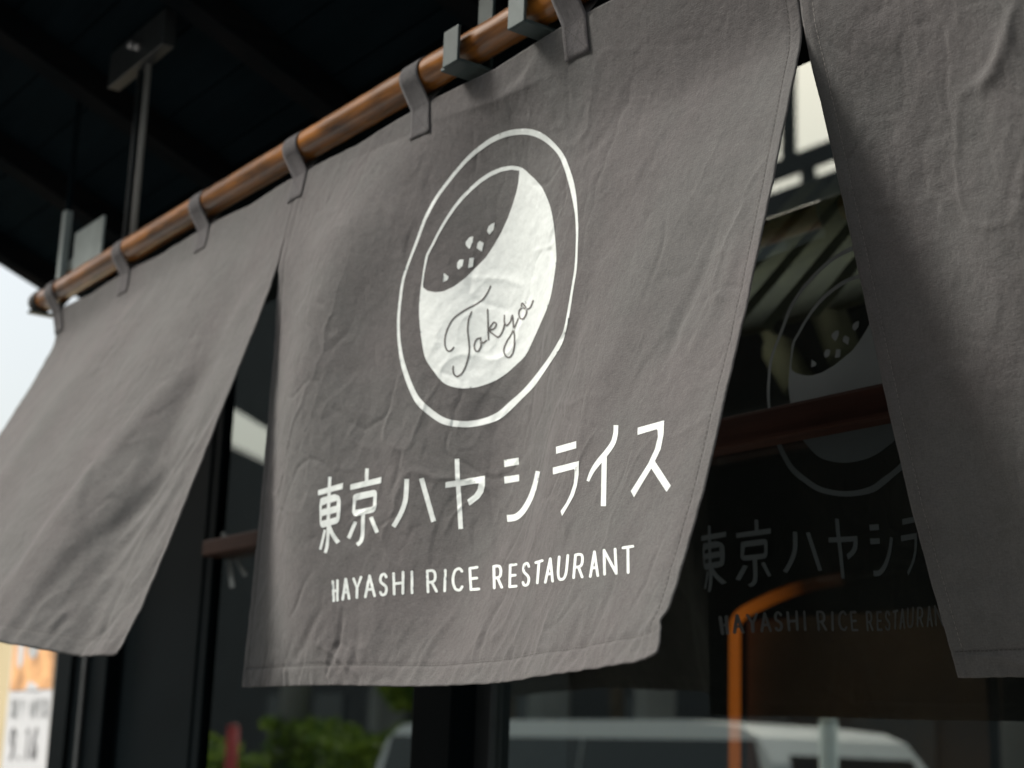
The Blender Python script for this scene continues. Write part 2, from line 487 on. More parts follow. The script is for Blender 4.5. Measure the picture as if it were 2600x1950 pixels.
class Panel: pass
def build_panel(x0, x1, Lp, Rp, Bp, nx, ny, seed, folds, creases, corner, seam_r, tilt):
    W = x1 - x0
    a = np.linspace(0, 1, nx); s = np.linspace(0, 1, ny)
    Lc, Ll = resample([(x0, y, z) for y, z in Lp], ny)
    Rc, Rl = resample([(x1, y, z) for y, z in Rp], ny)
    H = 0.5 * (Ll + Rl)
    T = np.stack([x0 + a * W, np.zeros(nx), top_z(x0 + a * W)], -1)
    bx = [b_[0] for b_ in Bp]
    by = np.interp(x0 + a * W, bx, [b_[1] for b_ in Bp])
    for _ in range(int(nx * nx / 1400)): by[1:-1] = 0.25 * by[:-2] + 0.5 * by[1:-1] + 0.25 * by[2:]
    Hl = np.hypot(Lc[-1, 1], Lc[-1, 2]); Hr = np.hypot(Rc[-1, 1], Rc[-1, 2])
    by += (1 - a) * (Lc[-1, 1] - by[0]) + a * (Rc[-1, 1] - by[-1])
    hh = Hl + (Hr - Hl) * a
    B = np.stack([x0 + a * W, by, -np.sqrt(hh ** 2 - by ** 2)], -1)
    A, Sg = np.meshgrid(a, s, indexing='ij')
    A3, S3 = A[..., None], Sg[..., None]
    P = ((1 - A3) * Lc[None] + A3 * Rc[None] + (1 - S3) * T[:, None] + S3 * B[:, None]
         - ((1 - A3) * (1 - S3) * T[0] + A3 * (1 - S3) * T[-1] + (1 - A3) * S3 * Lc[-1] + A3 * S3 * Rc[-1]))
    U, V = A * W, Sg * H
    def normals(P):
        du = np.gradient(P, axis=0); dv = np.gradient(P, axis=1)
        n = np.cross(dv, du)
        n /= np.linalg.norm(n, axis=-1, keepdims=True)
        return np.where(n[..., 1:2] > 0, -n, n)
    base = P + np.array([0, 0, ZP])
    pix = project(base.reshape(-1, 3)).reshape(nx, ny, 2)
    def uv_of(px, py):
        i = np.argmin(((pix - np.array([px, py])) ** 2).sum(-1))
        return U.ravel()[i], V.ravel()[i]
    h = np.zeros_like(U)
    free = np.clip(Sg * 3.0, 0, 1)
    def crease(p, q, w, amp, kind='ridge'):
        nonlocal h
        d = np.array(q) - np.array(p); L = max(np.linalg.norm(d), 1e-4); d = d / L
        t = ((U - p[0]) * d[0] + (V - p[1]) * d[1]) / L
        bend = 0.06 * L * np.sin(t * 5 + amp * 9000)
        e = (U - p[0]) * -d[1] + (V - p[1]) * d[0] + bend
        tc = np.clip(t, 0, 1)
        taper = np.clip(1 - ((t - 0.5) / 0.55) ** 2, 0, 1) ** 0.8
        if kind == 'ridge': prof = np.exp(-(e / w) ** 2)
        else: prof = 0.5 * np.tanh(e / w) * np.exp(-(e / (6 * w)) ** 2)
        h += amp * prof * taper
    for (ua, va, ub, vb, w, amp) in folds:            # broad soft folds in fractions of the panel
        crease((ua * W, va * H), (ub * W, vb * H), w, amp)
    for (pa, pb, w, amp, kind) in creases:            # single creases seen in the cloth
        crease(uv_of(*pa), uv_of(*pb), w, amp, kind)
    r = np.random.default_rng(seed)
    for k in range(130):
        v0 = H * r.beta(1.3, 1.0); u0 = W * r.uniform()
        ang = math.radians(tilt + r.normal(0, 34))
        ln = r.uniform(0.012, 0.075)
        du, dv = -math.sin(ang) * ln, math.cos(ang) * ln
        crease((u0, v0), (u0 + du, v0 + dv), r.uniform(0.0013, 0.0028), r.choice([-1, 1]) * r.uniform(0.0002, 0.0010), 'ridge' if r.uniform() < 0.4 else 'step')
    for k in range(46):                                # puckers running up from the bottom hem
        u0 = W * r.uniform(); ln = r.uniform(0.02, 0.085)
        ang = math.radians(tilt + r.normal(0, 16))
        crease((u0, H - 0.004), (u0 + math.sin(ang) * ln, H - math.cos(ang) * ln), r.uniform(0.003, 0.006), r.choice([-1, 1]) * r.uniform(0.0004, 0.0013))
    crump = np.clip(0.55 + 0.9 * vnoise(U, V, 0.12, 0.12, seed + 9), 0.15, 1.4) * (0.6 + 0.7 * Sg)
    ct, st_ = math.cos(math.radians(tilt)), math.sin(math.radians(tilt))
    Ur, Vr = U * ct + V * st_, -U * st_ + V * ct
    h += 0.0030 * vnoise(Ur, Vr, 0.11, 0.24, seed + 1) * (0.25 + free)
    h += 0.0007 * vnoise(Ur, Vr, 0.035, 0.060, seed + 2) * crump
    rid = lambda cu, cv, sd: 1.0 - np.abs(vnoise(Ur + 0.004 * vnoise(U, V, 0.02, 0.02, sd + 40), Vr, cu, cv, sd)) * 2.0
    h += 0.00115 * np.clip(rid(0.060, 0.100, seed + 21), 0, 1) ** 7 * crump
    h -= 0.00095 * np.clip(rid(0.044, 0.066, seed + 22), 0, 1) ** 7 * crump
    h += 0.00042 * np.clip(rid(0.022, 0.030, seed + 23), 0, 1) ** 4 * crump
    h += 0.00030 * vnoise(Ur, Vr, 0.012, 0.018, seed + 3) * crump
    h += 0.00016 * vnoise(U, V, 0.006, 0.007, seed + 4)
    # hems: doubled cloth, stitch grooves, ripples
    eb = H - V
    h += 0.0007 * (eb < 0.0185) - 0.0009 * np.exp(-((eb - 0.0195) / 0.0016) ** 2)
    h += 0.0007 * np.sin(U / 0.0052 + 3 * vnoise(U, V, 0.03, 0.03, seed + 5)) * np.clip(1 - eb / 0.019, 0, 1)
    for e in (U, W - U):
        h += 0.0006 * (e < 0.011) - 0.0008 * np.exp(-((e - 0.0120) / 0.0014) ** 2)
        h += 0.0011 * vnoise(U, V, 0.012, 0.011, seed + 6) * np.clip(1 - e / 0.017, 0, 1)
    n = normals(base)
    edge = np.minimum(np.minimum(A, 1 - A) * W / 0.02, 1.0)
    damp = 0.35 + 0.65 * np.clip(edge, 0, 1)
    P = base + n * (h * damp)[..., None]
    cu = np.clip((U - (W - 0.032)) / 0.032, 0, 1); cv = np.clip((V - (H - 0.05)) / 0.05, 0, 1)
    if corner == 'worn':                               # worn corner: nick above the hem, hem end flaring out
        P[..., 0] += cu * (-0.0045 * np.exp(-((V - (H - 0.026)) / 0.006) ** 2) + 0.004 * np.clip((V - (H - 0.017)) / 0.01, 0, 1))
        P[..., 2] += cu ** 3 * cv * 0.006
    elif corner == 'round':
        P[..., 2] += cu ** 2 * cv * 0.011
    p = Panel()
    p.P, p.N, p.U, p.V, p.H, p.W, p.x0, p.nx, p.ny = P, normals(P), U, V, H, W, x0, nx, ny
    p.verts = P.reshape(-1, 3)
    I = np.arange(nx * ny).reshape(nx, ny)
    p.faces = np.stack([I[:-1, :-1], I[:-1, 1:], I[1:, 1:], I[1:, :-1]], -1).reshape(-1, 4)
    nn = np.cross(p.verts[p.faces[0, 1]] - p.verts[p.faces[0, 0]], p.verts[p.faces[0, 3]] - p.verts[p.faces[0, 0]])
    if nn[1] > 0: p.faces = p.faces[:, ::-1]
    p.uv = np.stack([U.ravel() + x0, -V.ravel()], -1)
    return p

noren = thing('noren_curtain', 'grey cotton noren of three panels with white plate emblem and lettering', 'noren', (0, 0, ZP))
TOP = [(0.0, ZT)]
seam1 = [(0.0, ZT), (-0.0088, -0.0783), (-0.0198, -0.1401)]
seam2 = [(0.0, ZT), (0.0202, -0.1017), (0.0241, -0.1277)]
Lr = seam1 + [(-0.038, -0.202), (-0.0606, -0.2717), (-0.0895, -0.3611), (-0.1173, -0.4469), (-0.1408, -0.517), (-0.1612, -0.575)]
Cl = seam1 + [(-0.0182, -0.2426), (-0.020, -0.3728), (-0.024, -0.4988), (-0.0274, -0.5984)]
Cr_ = seam2 + [(0.0032, -0.207), (-0.0167, -0.2839), (-0.0394, -0.372), (-0.0711, -0.4858), (-0.1039, -0.5788), (-0.1134, -0.5993)]
Rl_ = seam2 + [(0.0482, -0.1981), (0.0721, -0.2759), (0.0996, -0.3705), (0.127, -0.4582), (0.1547, -0.5309), (0.1794, -0.5922)]
Ll_ = [(0.0, ZT), (0.0106, -0.0687), (-0.0223, -0.147), (-0.0607, -0.2269), (-0.1150, -0.360), (-0.1731, -0.5031), (-0.195, -0.562)]
Rr_ = [(0.0, ZT), (0.012, -0.14), (0.03, -0.3), (0.05, -0.45), (0.06, -0.605)]
left_p = build_panel(-0.779, -0.0008, Ll_, Lr, [(-0.779, -0.20), (-0.5, -0.245), (-0.2, -0.218), (-0.146, -0.192), (-0.11, -0.166), (-0.03, -0.158), (0, -0.1612)],
    230, 190, 101,
    [(0.99, 0.16, 0.55, 1.1, 0.026, 0.0045), (0.97, 0.42, 0.72, 1.1, 0.016, -0.004), (0.96, 0.55, 0.82, 1.1, 0.012, 0.003), (0.6, 0.1, 0.1, 1.1, 0.06, 0.006)],
    [((650, 720), (20, 1640), 0.032, -0.0065, 'ridge'), ((600, 960), (420, 1260), 0.008, 0.002, 'ridge'), ((450, 1300), (350, 1550), 0.006, -0.002, 'ridge'), ((330, 1470), (240, 1640), 0.006, -0.0024, 'ridge'), ((200, 1500), (110, 1630), 0.006, 0.0022, 'ridge'), ((520, 1050), (300, 1400), 0.009, 0.0035, 'ridge'), ((480, 1250), (330, 1540), 0.006, 0.002, 'step'), ((560, 880), (190, 1380), 0.006, -0.0016, 'step'), ((230, 1180), (20, 1480), 0.006, -0.0018, 'step'),
     ((250, 1150), (215, 1400), 0.006, 0.003, 'step'), ((470, 1190), (330, 1450), 0.007, 0.0022, 'ridge'), ((390, 520 + 90), (450, 620), 0.006, 0.001, 'ridge')],
    'round', True, 24)
centre_p = build_panel(0.0008, 0.7492, Cl, Cr_, [(0, -0.0274), (0.124, -0.032), (0.24, -0.034), (0.345, -0.035), (0.443, -0.042), (0.52, -0.057), (0.63, -0.085), (0.70, -0.101), (0.75, -0.1134)],
    400, 326, 202,
    [(0.22, 0.08, 0.16, 0.97, 0.080, 0.031), (0.53, 0.10, 0.48, 0.97, 0.080, -0.033), (0.84, 0.30, 0.72, 1.0, 0.030, 0.003), (0.70, 0.30, 0.62, 1.0, 0.024, -0.004)],
    [((1372, 128), (1268, 246), 0.0035, -0.0022, 'step'), ((1186, 985), (1202, 1600), 0.0025, 0.0010, 'step'), ((1435, 720), (1392, 1130), 0.010, 0.0022, 'step'),
     ((1390, 520), (1350, 720), 0.006, -0.0012, 'ridge'), ((1480, 1560), (1420, 1700), 0.007, -0.0028, 'ridge'), ((1900, 480), (1760, 900), 0.010, 0.002, 'ridge'),
     ((1810, 560), (1690, 950), 0.008, -0.002, 'ridge'), ((1390, 1260), (1460, 1400), 0.003, 0.0007, 'ridge'), ((960, 1520), (980, 1680), 0.004, 0.001, 'step'),
     ((1250, 1500), (1180, 1700), 0.006, -0.0018, 'ridge'), ((1330, 1560), (1270, 1690), 0.005, 0.0014, 'ridge'), ((860, 1560), (740, 1690), 0.006, -0.0016, 'ridge'),
     ((1570, 300), (1440, 420), 0.006, -0.0008, 'ridge')],
    'worn', True, 20)
right_p = build_panel(0.7508, 1.4992, Rl_, Rr_, [(0.75, 0.1794), (0.82, 0.170), (1.0, 0.13), (1.25, 0.085), (1.5, 0.06)],
    330, 270, 303,
    [(0.30, 0.0, 0.10, 0.7, 0.04, 0.004)],
    [((2592, 20), (2500, 240), 0.006, 0.0034, 'ridge'), ((2500, 912), (2262, 1008), 0.003, -0.0018, 'step'), ((2255, 300), (2275, 350), 0.003, -0.0008, 'ridge'),
     ((2250, 905), (2590, 890), 0.002, 0.0005, 'step'), ((2200, 115), (2330, 130), 0.005, -0.001, 'step')],
    '', False, 12)

def add_panel(p, label):
    o = mesh_obj('panel', p.verts, p.faces, 'cloth', noren, smooth=True, uv=p.uv)
    md = o.modifiers.new('thickness', 'SOLIDIFY'); md.thickness = 0.0013; md.offset = -1
    o['label'] = label
    return o
panel_l = add_panel(left_p, 'plain grey panel blown outwards in diagonal folds')
panel_c = add_panel(centre_p, 'middle grey panel with printed emblem and lettering')
panel_r = add_panel(right_p, 'plain grey panel blown inwards')

def surf(p, u, v, off=0.0):
    """point on a panel at u metres from its left edge, v metres from its top"""
    fi = min(max(u / p.W, 0), 1) * (p.nx - 1); fj = min(max(v / p.H, 0), 1) * (p.ny - 1)
    i, j = min(int(fi), p.nx - 2), min(int(fj), p.ny - 2)
    x, y = fi - i, fj - j
    q = lambda G: (G[i, j] * (1 - x) + G[i + 1, j] * x) * (1 - y) + (G[i, j + 1] * (1 - x) + G[i + 1, j + 1] * x) * y
    return q(p.P) + q(p.N) * off

def stitch_row(p, parent, pts, mat, pitch=0.0042, on=0.0026, width=0.0007, off=0.0004):
    """short thread dashes laid along a line of (u, v) points"""
    pts = np.asarray(pts, float)
    d = np.r_[0, np.cumsum(np.linalg.norm(np.diff(pts, axis=0), axis=1))]
    V, F = [], []
    for q in np.arange(0.001, d[-1] - on, pitch):
        e = np.array([[np.interp(q + k, d, pts[:, i]) for i in (0, 1)] for k in (0, on)])
        t = (e[1] - e[0]) / np.linalg.norm(e[1] - e[0]); m = np.array([-t[1], t[0]]) * width / 2
        b0 = len(V)
        for c in (e[0] - m, e[1] - m, e[1] + m, e[0] + m): V.append(surf(p, c[0], c[1], off))
        F.append((b0, b0 + 1, b0 + 2, b0 + 3))
    return mesh_obj('stitching', V, F, mat, parent)
for p, o in ((left_p, panel_l), (centre_p, panel_c), (right_p, panel_r)):
    stitch_row(p, o, [(0.004, p.H - 0.0195), (p.W / 2, p.H - 0.0195), (p.W - 0.004, p.H - 0.0195)], 'thread')
    stitch_row(p, o, [(0.012, 0.004), (0.012, p.H - 0.021)], 'thread' if p is not right_p else 'thread_pale')
    stitch_row(p, o, [(p.W - 0.012, 0.004), (p.W - 0.012, p.H - 0.021)], 'thread')

# ------------------------------------------------------------------ noren: tabs over the pole
PR = 0.0165
def panel_at(x):
    return left_p if x < 0 else (centre_p if x < 0.75 else right_p)
def make_tab(x, k):
    w = 0.0335; th = 0.0007; rr = PR + 0.0006
    rng = random.Random(50 + k)
    lean = rng.uniform(-0.002, 0.002)
    cols = 9
    path_len = 0.034
    xs = np.linspace(x - w / 2, x + w / 2, cols)
    V, F = [], []
    rows_ = []
    for xx in xs:
        row = []
        p = panel_at(min(max(xx, -0.778), 1.498))
        u = xx - p.x0
        for t in np.linspace(1, 0.02, 9):
            vv = path_len * t
            puff = 0.0004 + 0.0002 * math.sin(7 * (xx - x) / w + k) * t + 0.0007 * abs((xx - x) / (w / 2)) ** 4
            c = surf(p, min(max(u, 0.0), p.W), vv, puff)
            row.append(np.array([xx + lean * t, c[1], c[2]]))
        top = surf(p, min(max(u, 0.0), p.W), 0.0, 0.0)
        # front of pole, over the top, back down
        for ang in np.linspace(-35, 215, 22):
            a_ = math.radians(ang)
            row.append(np.array([xx, -rr * math.cos(a_), ZP + rr * math.sin(a_)]))
        row.append(np.array([xx, 0.0026, ZP + ZT + 0.003]))
        row.append(np.array([xx, top[1] + 0.003, top[2] - 0.014]))
        rows_.append(row)
    R = np.array(rows_)
    m = R.shape[1]
    idx = np.arange(cols * m).reshape(cols, m)
    F = np.stack([idx[:-1, :-1], idx[1:, :-1], idx[1:, 1:], idx[:-1, 1:]], -1).reshape(-1, 4)
    uv = [(xs[i // m], 0.004 * (i % m) + 0.3 * k) for i in range(cols * m)]
    o = mesh_obj('tab', R.reshape(-1, 3), F, 'tab', noren, smooth=True, uv=uv)
    # make the front side the outward one, then give it thickness
    bm = bmesh.new(); bm.from_mesh(o.data)
    bm.normal_update()
    bm.faces.ensure_lookup_table()
    if bm.faces[4].normal.y > 0:
        bmesh.ops.reverse_faces(bm, faces=bm.faces)
    bm.to_mesh(o.data); bm.free()
    md = o.modifiers.new('thickness', 'SOLIDIFY'); md.thickness = th; md.offset = 1
    # cross stitch box on the sewn end
    p = panel_at(min(max(x, -0.778), 1.498)); u0 = min(max(x - p.x0, 0.0), p.W)
    e = w / 2 - 0.004
    def line(p0, p1):
        Vv, Ff = [], []
        p0, p1 = np.array(p0), np.array(p1)
        L = np.linalg.norm(p1 - p0); t = (p1 - p0) / L; nrm = np.array([-t[1], t[0]]) * 0.00032
        for q in np.arange(0, L - 0.001, 0.0034):
            a0, a1 = p0 + t * q, p0 + t * min(q + 0.0022, L)
            b0 = len(Vv)
            for c in (a0 - nrm, a1 - nrm, a1 + nrm, a0 + nrm):
                i = min(max((c[0] + w / 2) / w, 0), 1) * (cols - 1)
                j = (1 - min(max(c[1] / path_len, 0), 1)) / 0.98 * 8
                ii, jj = min(int(i), cols - 2), min(int(j), 7)
                fx, fy = i - ii, j - jj
                pt = (R[ii, jj] * (1 - fx) + R[ii + 1, jj] * fx) * (1 - fy) + (R[ii, jj + 1] * (1 - fx) + R[ii + 1, jj + 1] * fx) * fy
                nn = p.N[int(u0 / p.W * (p.nx - 1)), 2]
                Vv.append(pt + nn * (th + 0.0004))
            Ff.append((b0, b0 + 1, b0 + 2, b0 + 3))
        return Vv, Ff
    AV, AF = [], []
    c = [(-e, 0.004), (e, 0.004), (e, 0.030), (-e, 0.030)]
    for i, j in ((0, 1), (1, 2), (2, 3), (3, 0), (0, 2), (1, 3)):
        v_, f_ = line(c[i], c[j])
        b0 = len(AV); AV += v_; AF += [tuple(q + b0 for q in ff) for ff in f_]
    mesh_obj('cross_stitching', AV, AF, 'thread', o)
for k, x in enumerate(TABX):
    make_tab(x, k)

# ------------------------------------------------------------------ print on the middle panel
bvh = BVHTree.FromPolygons([Vector(v) for v in centre_p.verts], [tuple(map(int, f)) for f in centre_p.faces])
def zoomed(ox, oy, k):
    return lambda pts: [(ox + x / k, oy + y / k) for x, y in pts]
Z1 = zoomed(950, 280, 1.975); Z2 = zoomed(780, 1040, 4.096); Z3 = zoomed(1220, 1040, 4.148); Z4 = zoomed(820, 1370, 2.6976)

def smooth_line(pts, n=6, closed=False):
    pts = [np.array(p, float) for p in pts]
    out = []
    m = len(pts)
    for i in range(m if closed else m - 1):
        p0, p1, p2, p3 = (pts[(i + k) % m] if closed else pts[min(max(i + k, 0), m - 1)] for k in (-1, 0, 1, 2))
        for t in np.linspace(0, 1, n, endpoint=False):
            out.append(0.5 * ((2 * p1) + (-p0 + p2) * t + (2 * p0 - 5 * p1 + 4 * p2 - p3) * t * t + (-p0 + 3 * p1 - 3 * p2 + p3) * t ** 3))
    if not closed: out.append(pts[-1])
    return out

def stroke(pts, w, curve=False, rnd=False):
    """outline of a stroke; w is a number or one width per point"""
    ws = list(w) if hasattr(w, '__len__') else [w] * len(pts)
    if curve:
        q = smooth_line([(*p, ww) for p, ww in zip(pts, ws)], 6)
        pts, ws = [(p[0], p[1]) for p in q], [p[2] for p in q]
    P = [np.array(p, float) for p in pts]
    L, R = [], []
    for i, p in enumerate(P):
        a = P[i] - P[i - 1] if i else P[1] - P[0]
        b = P[i + 1] - P[i] if i < len(P) - 1 else a
        a = a / (np.linalg.norm(a) + 1e-9); b = b / (np.linalg.norm(b) + 1e-9)
        t = a + b; t = t / (np.linalg.norm(t) + 1e-9)
        n = np.array([-t[1], t[0]])
        m = 1 / max(0.5, n @ np.array([-a[1], a[0]]))
        L.append(p + n * ws[i] / 2 * m); R.append(p - n * ws[i] / 2 * m)
    if rnd:
        def cap(c, d, w_):
            return [c + (np.array([d[0] * math.cos(t) - d[1] * math.sin(t), d[0] * math.sin(t) + d[1] * math.cos(t)])) * w_ / 2 for t in np.linspace(math.pi / 2, -math.pi / 2, 6)[1:-1]]
        d1 = P[-1] - P[-2]; d1 /= np.linalg.norm(d1); d0 = P[0] - P[1]; d0 /= np.linalg.norm(d0)
        return [tuple(q) for q in L + cap(P[-1], d1, ws[-1]) + R[::-1] + cap(P[0], d0, ws[0])]
    return [tuple(q) for q in L + R[::-1]]

def inside(poly, X, Y):
    poly = np.asarray(poly); r = np.zeros(len(X), bool)
    x1, y1 = poly[:, 0], poly[:, 1]; x2, y2 = np.roll(x1, -1), np.roll(y1, -1)
    for a, b, c, d in zip(x1, y1, x2, y2):
        if b == d: continue
        r ^= ((b > Y) != (d > Y)) & (X < (c - a) * (Y - b) / (d - b) + a)
    return r

def fill(polys, holes=(), grid=11.0):
    """triangulate a union of outlines less the holes, with points spread inside so that it can follow the cloth"""
    verts, edges = [], []
    for poly in list(polys) + list(holes):
        b0 = len(verts); out = []
        for i, p in enumerate(poly):
            q = poly[(i + 1) % len(poly)]
            n = max(1, int(math.hypot(q[0] - p[0], q[1] - p[1]) / grid))
            for k in range(n): out.append((p[0] + (q[0] - p[0]) * k / n, p[1] + (q[1] - p[1]) * k / n))
        verts += out
        edges += [(b0 + i, b0 + (i + 1) % len(out)) for i in range(len(out))]
    arr = np.array(verts)
    gx, gy = np.meshgrid(np.arange(arr[:, 0].min(), arr[:, 0].max(), grid), np.arange(arr[:, 1].min(), arr[:, 1].max(), grid))
    gx, gy = gx.ravel() + 0.37, gy.ravel() + 0.29
    ok = np.zeros(len(gx), bool)
    for p in polys: ok |= inside(p, gx, gy)
    for p in holes: ok &= ~inside(p, gx, gy)
    verts += list(zip(gx[ok], gy[ok]))
    r = delaunay_2d_cdt([Vector((float(x), float(y))) for x, y in verts], edges, [], 0, 1e-4)
    vo = np.array([(v.x, v.y) for v in r[0]]); fo = np.array([list(f) for f in r[2] if len(f) == 3])
    c = vo[fo].mean(1)
    keep = np.zeros(len(c), bool)
    for p in polys: keep |= inside(p, c[:, 0], c[:, 1])
    for p in holes: keep &= ~inside(p, c[:, 0], c[:, 1])
    fo = fo[keep]
    used = np.unique(fo); mp = -np.ones(len(vo), int); mp[used] = np.arange(len(used))
    return vo[used], mp[fo]

PRINTS = []
def printed(name, polys, holes=(), mat='ink', off=0.0003, label=None, grid=4.0):
    v2, f = fill(polys, holes, grid)
    V = []
    org = Vector(CAM)
    for x, y in v2:
        hit, nrm, i, dist = bvh.ray_cast(org, Vector(ray(x, y)))
        if hit is None: hit, nrm, i, dist = bvh.find_nearest(org + Vector(ray(x, y)) * 1.5)
        if nrm.y > 0: nrm = -nrm
        V.append(np.array(hit) + np.array(nrm) * off)
    V = np.array(V)
    f = [tuple(t) for t in f]
    a, b, c = V[f[0][0]], V[f[0][1]], V[f[0][2]]
    if np.cross(b - a, c - a)[1] > 0: f = [t[::-1] for t in f]
    o = mesh_obj(name, V, f, mat, panel_c, smooth=True)
    if label: o['label'] = label
    PRINTS.append((name, np.array([on_plane(x, y, 1, -0.03) for x, y in v2]), f, mat))
    return o

ring_o = Z1([(735,93),(800,97),(860,125),(910,170),(950,220),(975,275),(1000,350),(1015,430),(1022,520),(1025,600),(1022,690),(1018,790),(1000,900),(985,1000),(965,1100),(940,1180),(890,1260),(850,1320),(800,1390),(740,1450),(690,1500),(630,1550),(550,1578),(470,1590),(390,1585),(330,1567),(270,1525),(215,1475),(180,1410),(150,1330),(130,1250),(118,1150),(116,1050),(125,950),(140,850),(170,760),(200,680),(235,580),(260,520),(310,430),(360,360),(420,285),(480,220),(540,170),(600,130),(670,103)])
ring_i = Z1([(735,122),(790,127),(840,147),(885,180),(925,225),(950,280),(972,350),(992,430),(1008,520),(1013,600),(1012,690),(1006,790),(992,880),(975,980),(955,1090),(930,1150),(880,1235),(840,1290),(790,1355),(735,1415),(680,1462),(620,1515),(545,1547),(470,1559),(400,1555),(345,1538),(290,1500),(235,1450),(205,1400),(172,1320),(148,1240),(133,1150),(130,1050),(138,955),(152,855),(180,765),(212,685),(247,590),(272,530),(322,440),(372,372),(430,300),(490,238),(548,192),(605,157),(672,131)])
printed('emblem_ring', [smooth_line(ring_o, 3, True)], [smooth_line(ring_i, 3, True)], label='white outline of a round plate')
bowl_o = Z1([(245,820),(252,770),(262,725),(290,670),(320,610),(360,540),(400,480),(440,430),(480,390),(530,345),(580,312),(630,290),(690,279),(740,288),(780,320),(830,370),(855,410),(880,470),(895,530),(905,600),(912,680),(915,750),(905,830),(890,920),(870,990),(840,1060),(800,1150),(760,1230),(715,1275),(665,1320),(600,1360),(520,1388),(450,1395),(385,1385),(340,1360),(300,1310),(260,1250),(245,1190),(232,1100),(226,1000),(232,920)])
bowl_h = Z1([(246,868),(252,820),(262,772),(272,728),(300,675),(330,616),(368,552),(408,494),(448,446),(488,405),(536,364),(584,332),(636,308),(690,298),(730,303),(725,360),(715,410),(697,470),(672,540),(640,610),(600,680),(560,740),(510,790),(460,840),(400,885),(350,908),(310,913),(270,907),(247,890)])
printed('emblem_bowl', [smooth_line(bowl_o, 3, True)], [bowl_h], label='white crescent of rice inside the plate emblem')
for g in ([(603,567),(598,598),(580,620),(570,605),(575,585),(590,572)], [(495,636),(493,660),(478,692),(463,675),(462,660),(480,640)], [(530,658),(548,668),(540,705),(517,690),(520,670)],
          [(430,752),(447,752),(442,780),(425,796),(417,785),(420,765)], [(480,745),(500,743),(495,782),(473,788)], [(352,820),(372,835),(368,850),(347,860)]):
    gc = np.mean(g, axis=0)
    printed('rice_grain', [Z1([tuple(gc + (np.array(q_) - gc) * 1.15) for q_ in g])], grid=4)
tk = [[(585,883),(570,915),(545,950),(510,975),(470,995),(430,1020),(395,1050),(370,1095),(357,1140),(357,1180),(368,1205),(385,1207),(400,1190)],
      [(490,1012),(475,1050),(470,1100),(475,1150),(478,1210),(465,1270),(445,1315),(420,1335),(403,1325),(397,1305),(398,1285)],
      [(537,1142),(515,1150),(503,1180),(510,1207),(525,1207),(537,1180),(535,1150),(545,1168),(565,1155)],
      [(570,1000),(572,1060),(573,1110),(575,1152)], [(577,1098),(600,1065),(614,1074),(602,1096),(580,1106),(602,1126),(625,1138),(645,1110),(655,1075)],
      [(655,1030),(655,1065),(667,1080),(685,1060),(695,1030),(700,1080),(706,1150),(700,1210),(680,1240),(660,1230),(652,1200),(667,1160),(692,1120),(725,1045)],
      [(748,985),(729,1008),(732,1040),(750,1046),(767,1015),(760,985),(745,968),(742,985),(765,998),(785,990),(800,955)]]
printed('script_lettering', [stroke(Z1(s_), 3.7, True, True) for s_ in tk], mat='script', off=0.0006, label='handwritten dark word Tokyo', grid=4)

def Q2(p): return Z2(p)
chars = []
chars.append(([Z2([(115,840),(375,762),(370,825),(115,895)]), stroke(Z2([(238,700),(229,900),(223,1180),(219,1300),(208,1420),(190,1490)]), 8.2, True),
    Z2([(140,930),(160,915),(290,880),(335,900),(350,940),(347,1060),(340,1130),(330,1165),(310,1185),(165,1230),(145,1220),(135,1190),(128,1000)]),
    stroke(Z2([(187,1250),(165,1350),(138,1458)]), 6.6, True), stroke(Z2([(232,1210),(262,1290),(325,1385)]), [8, 10, 11.5], True)],
   [Z2([(155,1000),(210,975),(208,1025),(152,1040)]), Z2([(243,970),(312,948),(308,998),(240,1018)]), Z2([(155,1110),(207,1095),(203,1145),(150,1160)]), Z2([(240,1090),(310,1068),(305,1118),(238,1138)])]))
chars.append(([stroke(Z2([(625,612),(619,760)]), 9), Z2([(450,780),(775,702),(770,765),(450,838)]),
    Z2([(480,900),(495,882),(520,872),(700,835),(720,848),(728,870),(722,1010),(712,1045),(690,1070),(510,1110),(485,1100),(470,1070)]),
    stroke(Z2([(585,1080),(582,1180),(577,1300),(560,1370),(520,1408)]), 9.6, True), stroke(Z2([(505,1165),(433,1340)]), 9.4), stroke(Z2([(665,1120),(730,1280)]), 10)],
   [Z2([(512,945),(690,905),(688,1000),(668,1015),(500,1045)])]))
chars.append(([stroke(Z2([(1037,722),(1033,850),(1022,950),(985,1060),(940,1150),(898,1218)]), 11.8, True), stroke(Z2([(1190,715),(1318,1168)]), 12.4)], []))
chars.append(([stroke(Z2([(1560,512),(1565,700),(1580,900),(1600,1243)]), 11.6),
    Z2([(1440,755),(1850,690),(1850,790),(1835,860),(1790,925),(1690,1000),(1668,940),(1740,885),(1775,830),(1787,765),(1600,795),(1440,815)])], []))
chars.append(([Z3([(250,532),(405,507),(408,580),(255,607)]), Z3([(252,708),(410,685),(410,755),(257,780)]),
    stroke(Z3([(608,650),(585,760),(550,880),(500,990),(440,1080),(370,1135),(283,1147)]), [11.5, 12, 13, 14, 15, 16.5, 17.5], True)], []))
chars.append(([Z3([(798,393),(1012,333),(1012,408),(800,468)]),
    Z3([(765,612),(1040,542),(1037,680),(1020,800),(985,910),(930,1010),(862,1122),(847,1070),(905,985),(950,890),(985,780),(997,640),(988,627),(767,685)])], []))
chars.append(([stroke(Z3([(1430,165),(1425,260),(1395,360),(1325,460),(1250,550),(1180,650),(1134,755)]), [12, 12, 13, 14, 14, 11, 7], True), stroke(Z3([(1308,480),(1298,1018)]), 13)], []))
